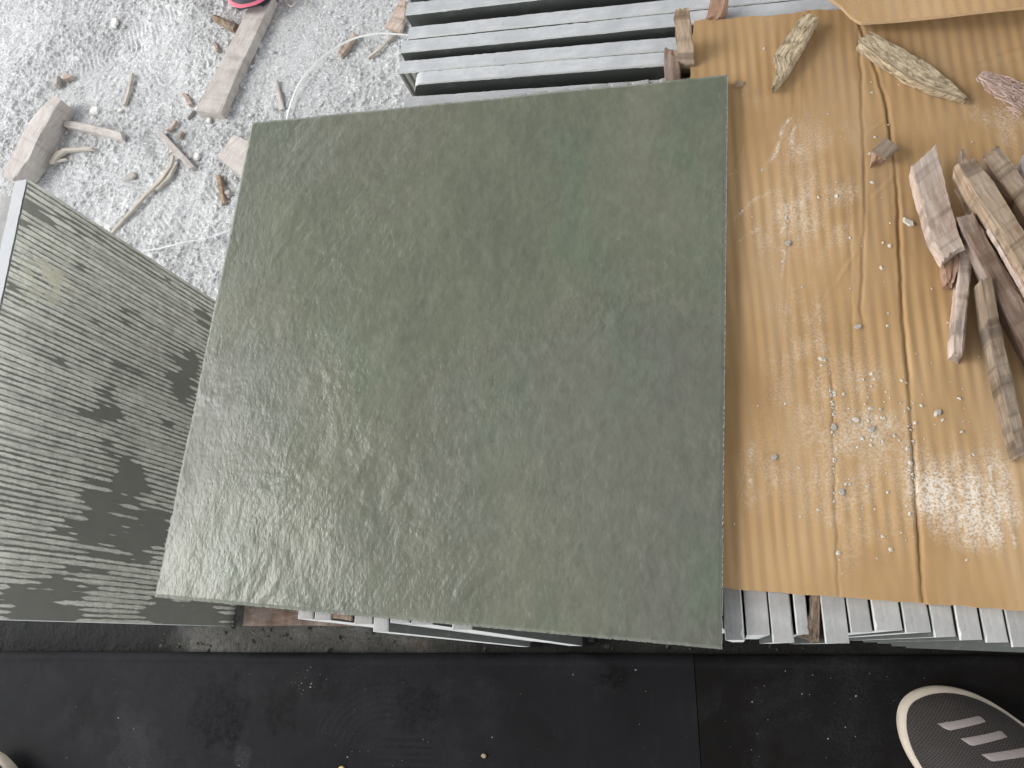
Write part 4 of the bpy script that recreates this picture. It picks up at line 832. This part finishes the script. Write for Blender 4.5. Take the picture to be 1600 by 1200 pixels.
def fibre_tuft():
    rng = random.Random(3); V = []; F = []; UV = []
    a = at(1528, 121, ZC + .003); b_ = at(1612, 165, ZC + .003); d = b_ - a; nr = np.array([-d[1], d[0], 0]); nr /= np.linalg.norm(nr)
    for k in range(520):
        s0 = rng.random() ** 1.3 * 0.85; l = rng.uniform(.12, .4); o0 = rng.gauss(0, .0042) * (1 - s0 * .3) * (0.35 + s0 * 1.6); o1 = o0 + rng.gauss(0, .0016); z0 = rng.uniform(0, .004); wdt = rng.uniform(.00016, .00042)
        p = a + d * s0 + nr * o0; q = a + d * min(1, s0 + l) + nr * o1; m = (p + q) / 2 + nr * rng.gauss(0, .001) + np.array([0, 0, rng.uniform(.0003, .0018)])
        i = len(V)
        for w_ in (p, m, q):
            for (u, v) in ((-1, 0), (1, 0), (0, 1.3)): V.append(w_ + nr * u * wdt + np.array([0, 0, z0 + v * wdt])); UV.append((len(V) * .01, u * .01 + k * .03))
        for r in (0, 3):
            for j in range(3): F.append((i + r + j, i + r + (j + 1) % 3, i + r + 3 + (j + 1) % 3, i + r + 3 + j))
        F.append((i + 2, i + 1, i)); F.append((i + 6, i + 7, i + 8))
    V = np.array(V); base = np.array([*V[:, :2].mean(0), ZC])
    tag(link('fibre_tuft', mesh_from(V - base, F, False, None, UV), PINK_FIBRE, None, tuple(base)), 'pinkish shredded wood fibre on the cardboard at the right edge', 'wood fibre')
fibre_tuft()

# loose bits nobody could count
def crumbs(name, spots, mat, zfun, seed, smin, smax, kindname='stuff'):
    rng = random.Random(seed); V = []; F = []
    for (x, y) in spots:
        r = smin * (smax / smin) ** (rng.random() ** 2.2); z = zfun(x, y); i = len(V); h = r * rng.uniform(.6, 1.1); el = rng.uniform(.6, 1.6); ro = rng.uniform(0, 6.28)
        for k in range(5):
            a = 2 * math.pi * k / 5 + rng.uniform(-.3, .3); px = math.cos(a) * r * el; py = math.sin(a) * r
            V.append((x + px * math.cos(ro) - py * math.sin(ro), y + px * math.sin(ro) + py * math.cos(ro), z - 0.0003))
        V.append((x + rng.uniform(-.3, .3) * r, y + rng.uniform(-.3, .3) * r, z + h)); V.append((x + rng.uniform(-.6, .6) * r, y + rng.uniform(-.6, .6) * r, z + h * .8))
        for k in range(5): F.append((i + k, i + (k + 1) % 5, i + (5 if k < 3 else 6)))
        F.append((i + 3, i + 6, i + 5)); F.append((i, i + 5, i + 6))
    tag(link(name, mesh_from(V, F, False), mat), kind='stuff')
rg = random.Random(12)
sp = []
for (cx, cy, sx, sy, n) in ((1360, 650, 22, 45, 90), (1302, 670, 3, 50, 70), (1424, 690, 4, 60, 40), (1340, 660, 15, 20, 25), (1380, 630, 10, 20, 20), (1330, 700, 90, 140, 120), (1490, 640, 50, 80, 40), (1300, 330, 40, 60, 40), (1230, 420, 60, 120, 40), (1420, 180, 90, 60, 30), (1300, 820, 90, 60, 20)):
    for _ in range(n):
        px, py = rg.gauss(cx, sx), rg.gauss(cy, sy)
        if 1145 < px < 1620 and 60 < py < 915: q = at(px, py, ZC); sp.append((q[0], q[1]))
crumbs('stone_crumbs', sp, PALE_CHIP, lambda x, y: ZC - 0.0002, 3, 0.00045, 0.0020)
sp = []
for _ in range(110):
    q = at(rg.uniform(0, 1600), rg.uniform(1045, 1200), FZ); sp.append((q[0], q[1]))
for _ in range(26): q = at(rg.gauss(478, 16), rg.gauss(1068, 14), FZ); sp.append((q[0], q[1]))
crumbs('floor_crumbs', sp, PALE_CHIP, lambda x, y: FZ - 0.0013, 4, 0.00022, 0.0009)
sp = []
for _ in range(2600):
    px, py = rg.uniform(-30, 640), rg.uniform(-30, 470); q = at(px, py, 0)
    if q[0] < -0.27 and not (q[0] < -0.60 and q[1] < 0.45): sp.append((q[0], q[1]))
crumbs('dust_clods', sp, mat_plain('pale_dust_clod', (0.55, 0.55, 0.54), 0.95, 0.2, 200, 0.3, 0.2), lambda x, y: 0.0008, 5, 0.0007, 0.0034)
sp = []
for _ in range(150): sp.append((rg.uniform(-0.75, 0.1), rg.uniform(-0.011, 0.02)))
crumbs('concrete_grit', sp, CONC, lambda x, y: 0.001, 6, 0.0008, 0.004)
chip('wood_crumb', 'small orange wood crumb on the black floor below the green tile', 757, 1181, FZ - .0013, 0.0035, 0.003, W_TAN, 31, 'wood chip')
chip('wood_crumb', 'yellow wood crumb on the black floor at the bottom edge of the picture', 535, 1200, FZ - .0013, 0.003, 0.003, mat_plain('yellow_crumb', (0.5, 0.38, 0.16), .8, .2), 32, 'wood chip', ax=1.5)
for i, (px, py, lab) in enumerate(((1341, 511, 'small grey pebble on the cardboard between the creases at mid height'), (1210, 715, 'grey pebble on the left crease of the cardboard'), (1303, 668, 'flat grey pebble lodged in the short crease of the cardboard'), (1337, 656, 'pale pebble beside the scatter of crumbs on the cardboard'), (1362, 671, 'dark grey pebble among the crumbs on the cardboard'), (1315, 769, 'round pebble below the scatter of crumbs on the cardboard'), (1466, 644, 'small pebble on the cardboard right of the long crease'), (1232, 380, 'dark pebble on the upper left of the cardboard'))):
    chip('pebble', lab, px, py, ZC - .0003, 0.0018, 0.0018, STONE_CHIP if i != 3 else PALE_CHIP, 60 + i, 'pebble', 6, 'pebbles on the cardboard', ax=1.35, rot=i)
chip('wood_chip', 'tiny tan wood chip on the cardboard right of the upper corner of the green tile', 1156, 132, ZC - .0003, 0.0028, 0.002, W_TAN, 71, 'wood chip', 5, ax=1.8)
chip('wood_chip', 'tiny pale sliver on the cardboard left of the wide pale chunk', 1420, 349, ZC - .0003, 0.0024, 0.002, PALE_CHIP, 72, 'wood chip', 5, ax=2.2, rot=-.7)

# ------------------------------------------------------------------ shoes
def shoe(label, toe, heel_dir, z0, mats, L=0.29, Wd=0.100, stripes=None, sole_h=0.024, sole_out=0.0036, mirror=1, group=None, toe_blunt=0.42, toecap=None):
    """toe: xy of the sole tip; heel_dir: unit xy towards the heel"""
    up_m, sole_m, stripe_m, dark_m = mats
    hd = np.array(heel_dir, float); hd /= np.linalg.norm(hd); sd_ = np.array([-hd[1], hd[0]]) * mirror
    root = empty('sneaker', (toe[0] + hd[0] * L / 2, toe[1] + hd[1] * L / 2, z0)); tag(root, label, 'shoe', group)
    off = np.array(root.location)
    def halfw(s):                                   # s: 0 toe .. 1 heel
        s = np.clip(s, 0, 1)
        a = np.clip(s / 0.26, 0, 1); fr = np.power(1 - (1 - a) ** 2.0, toe_blunt * 1.25)
        back = np.clip((1 - s) / 0.16, 0, 1); bk = np.sqrt(1 - (1 - back) ** 2)
        body = 0.5 - 0.11 * sstep(0.35, 0.65, s) + 0.015 * sstep(0.7, 0.9, s)
        return Wd * body * fr * bk
    def midline(s): return 0.007 * np.cos(np.clip(s, 0, 1) * 2.6) * 1.0
    def W3(s, y, z): 
        q = np.array(toe) + hd * s * L + sd_ * (y + midline(s)); return (q[0], q[1], z0 + z)
    # sole
    ns = 70; ss = 0.5 - 0.5 * np.cos(np.linspace(0, math.pi, ns)); V = []; F = []
    outl = [(s, halfw(s)) for s in ss] + [(s, -halfw(s)) for s in ss[::-1][1:-1]]
    m = len(outl)
    rocker = lambda s: 0.010 * (1 - sstep(0, 0.22, s))
    lev = [(0.0, 0.90), (0.004, 0.97), (sole_h * .55, 1.0), (sole_h * .9, 0.985), (sole_h, 0.95)]
    for (z, f) in lev:
        for (s, y) in outl: V.append(W3(0.5 + (s - 0.5) * (f * .985 + .015), y * f, z + rocker(s) * (1 if z < 0.01 else 0.6)))
    for l in range(len(lev) - 1):
        for k in range(m): F.append((l * m + k, l * m + (k + 1) % m, (l + 1) * m + (k + 1) % m, (l + 1) * m + k))
    F.append(tuple(range(m - 1, -1, -1))); F.append(tuple(range((len(lev) - 1) * m, len(lev) * m)))
    link('sole', mesh_from(np.array(V) - off, F, True, 50), sole_m, root)
    # upper
    def hgt(s): return 0.030 + 0.022 * sstep(0.02, 0.22, s) + 0.034 * sstep(0.2, 0.52, s) + 0.012 * sstep(0.6, 1.0, s)
    def inset(s): return np.maximum(halfw(s) - sole_out, 0.0005)
    def top(s, y):
        wv = inset(s); q = np.clip(np.abs(y) / wv, 0, 1); cap = np.power(np.clip(s / 0.10, 0, 1), 0.5)
        return sole_h - 0.002 + (hgt(s) - 0.004) * np.power(np.clip(1 - q ** 2.6, 0, 1), 0.5) * cap
    s_in = sole_out / L * 1.1
    nu, nv = 60, 40; us = s_in + (1 - 2 * s_in) * (np.linspace(0, 1, nu) ** 1.25); V = []; F = []; UV = []
    for s in us:
        for k in range(nv + 1):
            ph = math.pi * k / nv; q = -math.cos(ph); y = inset(s) * np.sign(q) * abs(q) ** 0.85
            z = top((s - s_in) / (1 - s_in), y * 0.9999) if 0 < k < nv else sole_h - 0.006
            V.append(W3(s, y, z)); UV.append((s * L, (y + 0.1)))
    for i in range(nu - 1):
        for k in range(nv): F.append((i * (nv + 1) + k, i * (nv + 1) + k + 1, (i + 1) * (nv + 1) + k + 1, (i + 1) * (nv + 1) + k))
    link('upper', mesh_from(np.array(V) - off, F, True, None, UV), up_m, root)
    # ankle collar and sock
    V = []; F = []; na = 24
    for (z, rx, ry) in ((0.075, .050, .030), (0.095, .050, .033), (0.110, .047, .034), (0.112, .043, .030), (0.16, .042, .034), (0.20, .043, .036)):
        for k in range(na): a = 2 * math.pi * k / na; V.append(W3(0.76 + math.cos(a) * rx / L * 1.0, math.sin(a) * ry, z))
    for l in range(5):
        for k in range(na): F.append((l * na + k, l * na + (k + 1) % na, (l + 1) * na + (k + 1) % na, (l + 1) * na + k))
    F.append(tuple(range(5 * na, 6 * na)))
    link('sock', mesh_from(np.array(V) - off, F, True, 60), dark_m, root)
    if toecap is not None:                          # pale bumper running up over the tip
        V = []; F = []
        for i in range(10):
            for k in range(25):
                ph = math.pi * (k / 24); q = -math.cos(ph); s = s_in + i / 9 * toecap * (0.35 + 0.65 * abs(q) ** 1.5)
                y = inset(s) * q; z = top((s - s_in) / (1 - s_in), y * .9995) + 0.0009 if 0 < k < 24 else sole_h - .004; V.append(W3(s - 0.002, y * 1.01, z))
        for i in range(9):
            for k in range(24): F.append((i * 25 + k, i * 25 + k + 1, (i + 1) * 25 + k + 1, (i + 1) * 25 + k))
        link('toe_bumper', mesh_from(np.array(V) - off, F, True), sole_m, root)
    for poly in (stripes or []):
        # each bar follows the curve of the upper, 1 mm proud
        P = [at(*p, z0 + 0.055)[:2] - np.array(toe) for p in poly]; n1, n2 = 18, 6; V = []; F = []
        Ts = []
        for j in range(n2):
            for i in range(n1):
                u, v = i / (n1 - 1), j / (n2 - 1); p = P[0] * (1 - u) * (1 - v) + P[1] * u * (1 - v) + P[2] * u * v + P[3] * (1 - u) * v
                s = p @ hd / L; y = p @ sd_ - midline(s); z = float(top((s - s_in) / (1 - s_in), y)) + (0.0011 if 0 < i < n1 - 1 and 0 < j < n2 - 1 else -0.0004)
                V.append(W3(s, y, z))
        for j in range(n2 - 1):
            for i in range(n1 - 1): F.append((j * n1 + i, j * n1 + i + 1, (j + 1) * n1 + i + 1, (j + 1) * n1 + i))
        link('stripe', mesh_from(np.array(V) - off, F, True), stripe_m, root)
    return root
S_UP = mat_mesh_cloth('brown_black_mesh_fabric', (0.009, 0.0075, 0.007), (0.038, 0.032, 0.029)); S_SOLE = mat_plain('worn_cream_rubber', (0.42, 0.36, 0.29), 0.7, 0.2, 50, .3)
S_STR = mat_plain('grey_stripe_print', (0.20, 0.17, 0.16), 0.6, 0.1, 200, .2); S_DARK = mat_plain('black_knit_sock', (0.015, 0.015, 0.016), 0.9, .2, 300, .3)
toe = at(1400, 1104, FZ + .012)[:2]; hl = at(1585, 1234, FZ + .012)[:2]
G_PAIR = 'pair of dark sneakers on the black floor'
shoe('dark mesh sneaker with a cream sole and three grey stripes on the black floor', toe, hl - toe, FZ - .0013, (S_UP, S_SOLE, S_STR, S_DARK), stripes=[
    [(1464, 1131), (1530, 1117), (1539, 1127), (1481, 1142)], [(1495, 1152), (1560, 1139), (1570, 1150), (1512, 1164)], [(1524, 1175), (1600, 1163), (1612, 1175), (1541, 1187)]], group=G_PAIR)
toe = at(2, 1171, FZ + .012)[:2]; hl = at(-14, 1408, FZ + .012)[:2]
shoe('second sneaker, only its cream toe entering the bottom left corner on the black floor', toe, hl - toe, FZ - .0013, (S_UP, S_SOLE, S_STR, S_DARK), group=G_PAIR, mirror=-1)
N_UP = mat_plain('navy_black_leather', (0.022, 0.024, 0.032), 0.5, 0.25, 60, .2); N_SOLE = mat_plain('pink_red_rubber', (0.52, 0.10, 0.15), 0.6, 0.15, 60, .2)
toe = at(404, 21, 0.016)[:2]; hl = at(420, -120, 0.016)[:2]
shoe('navy sneaker with a pink red sole stepping on the long plank at the top edge', toe, hl - toe, 0.016, (N_UP, N_SOLE, S_STR, S_DARK), Wd=0.108, toe_blunt=0.30, sole_h=0.013, sole_out=0.003)
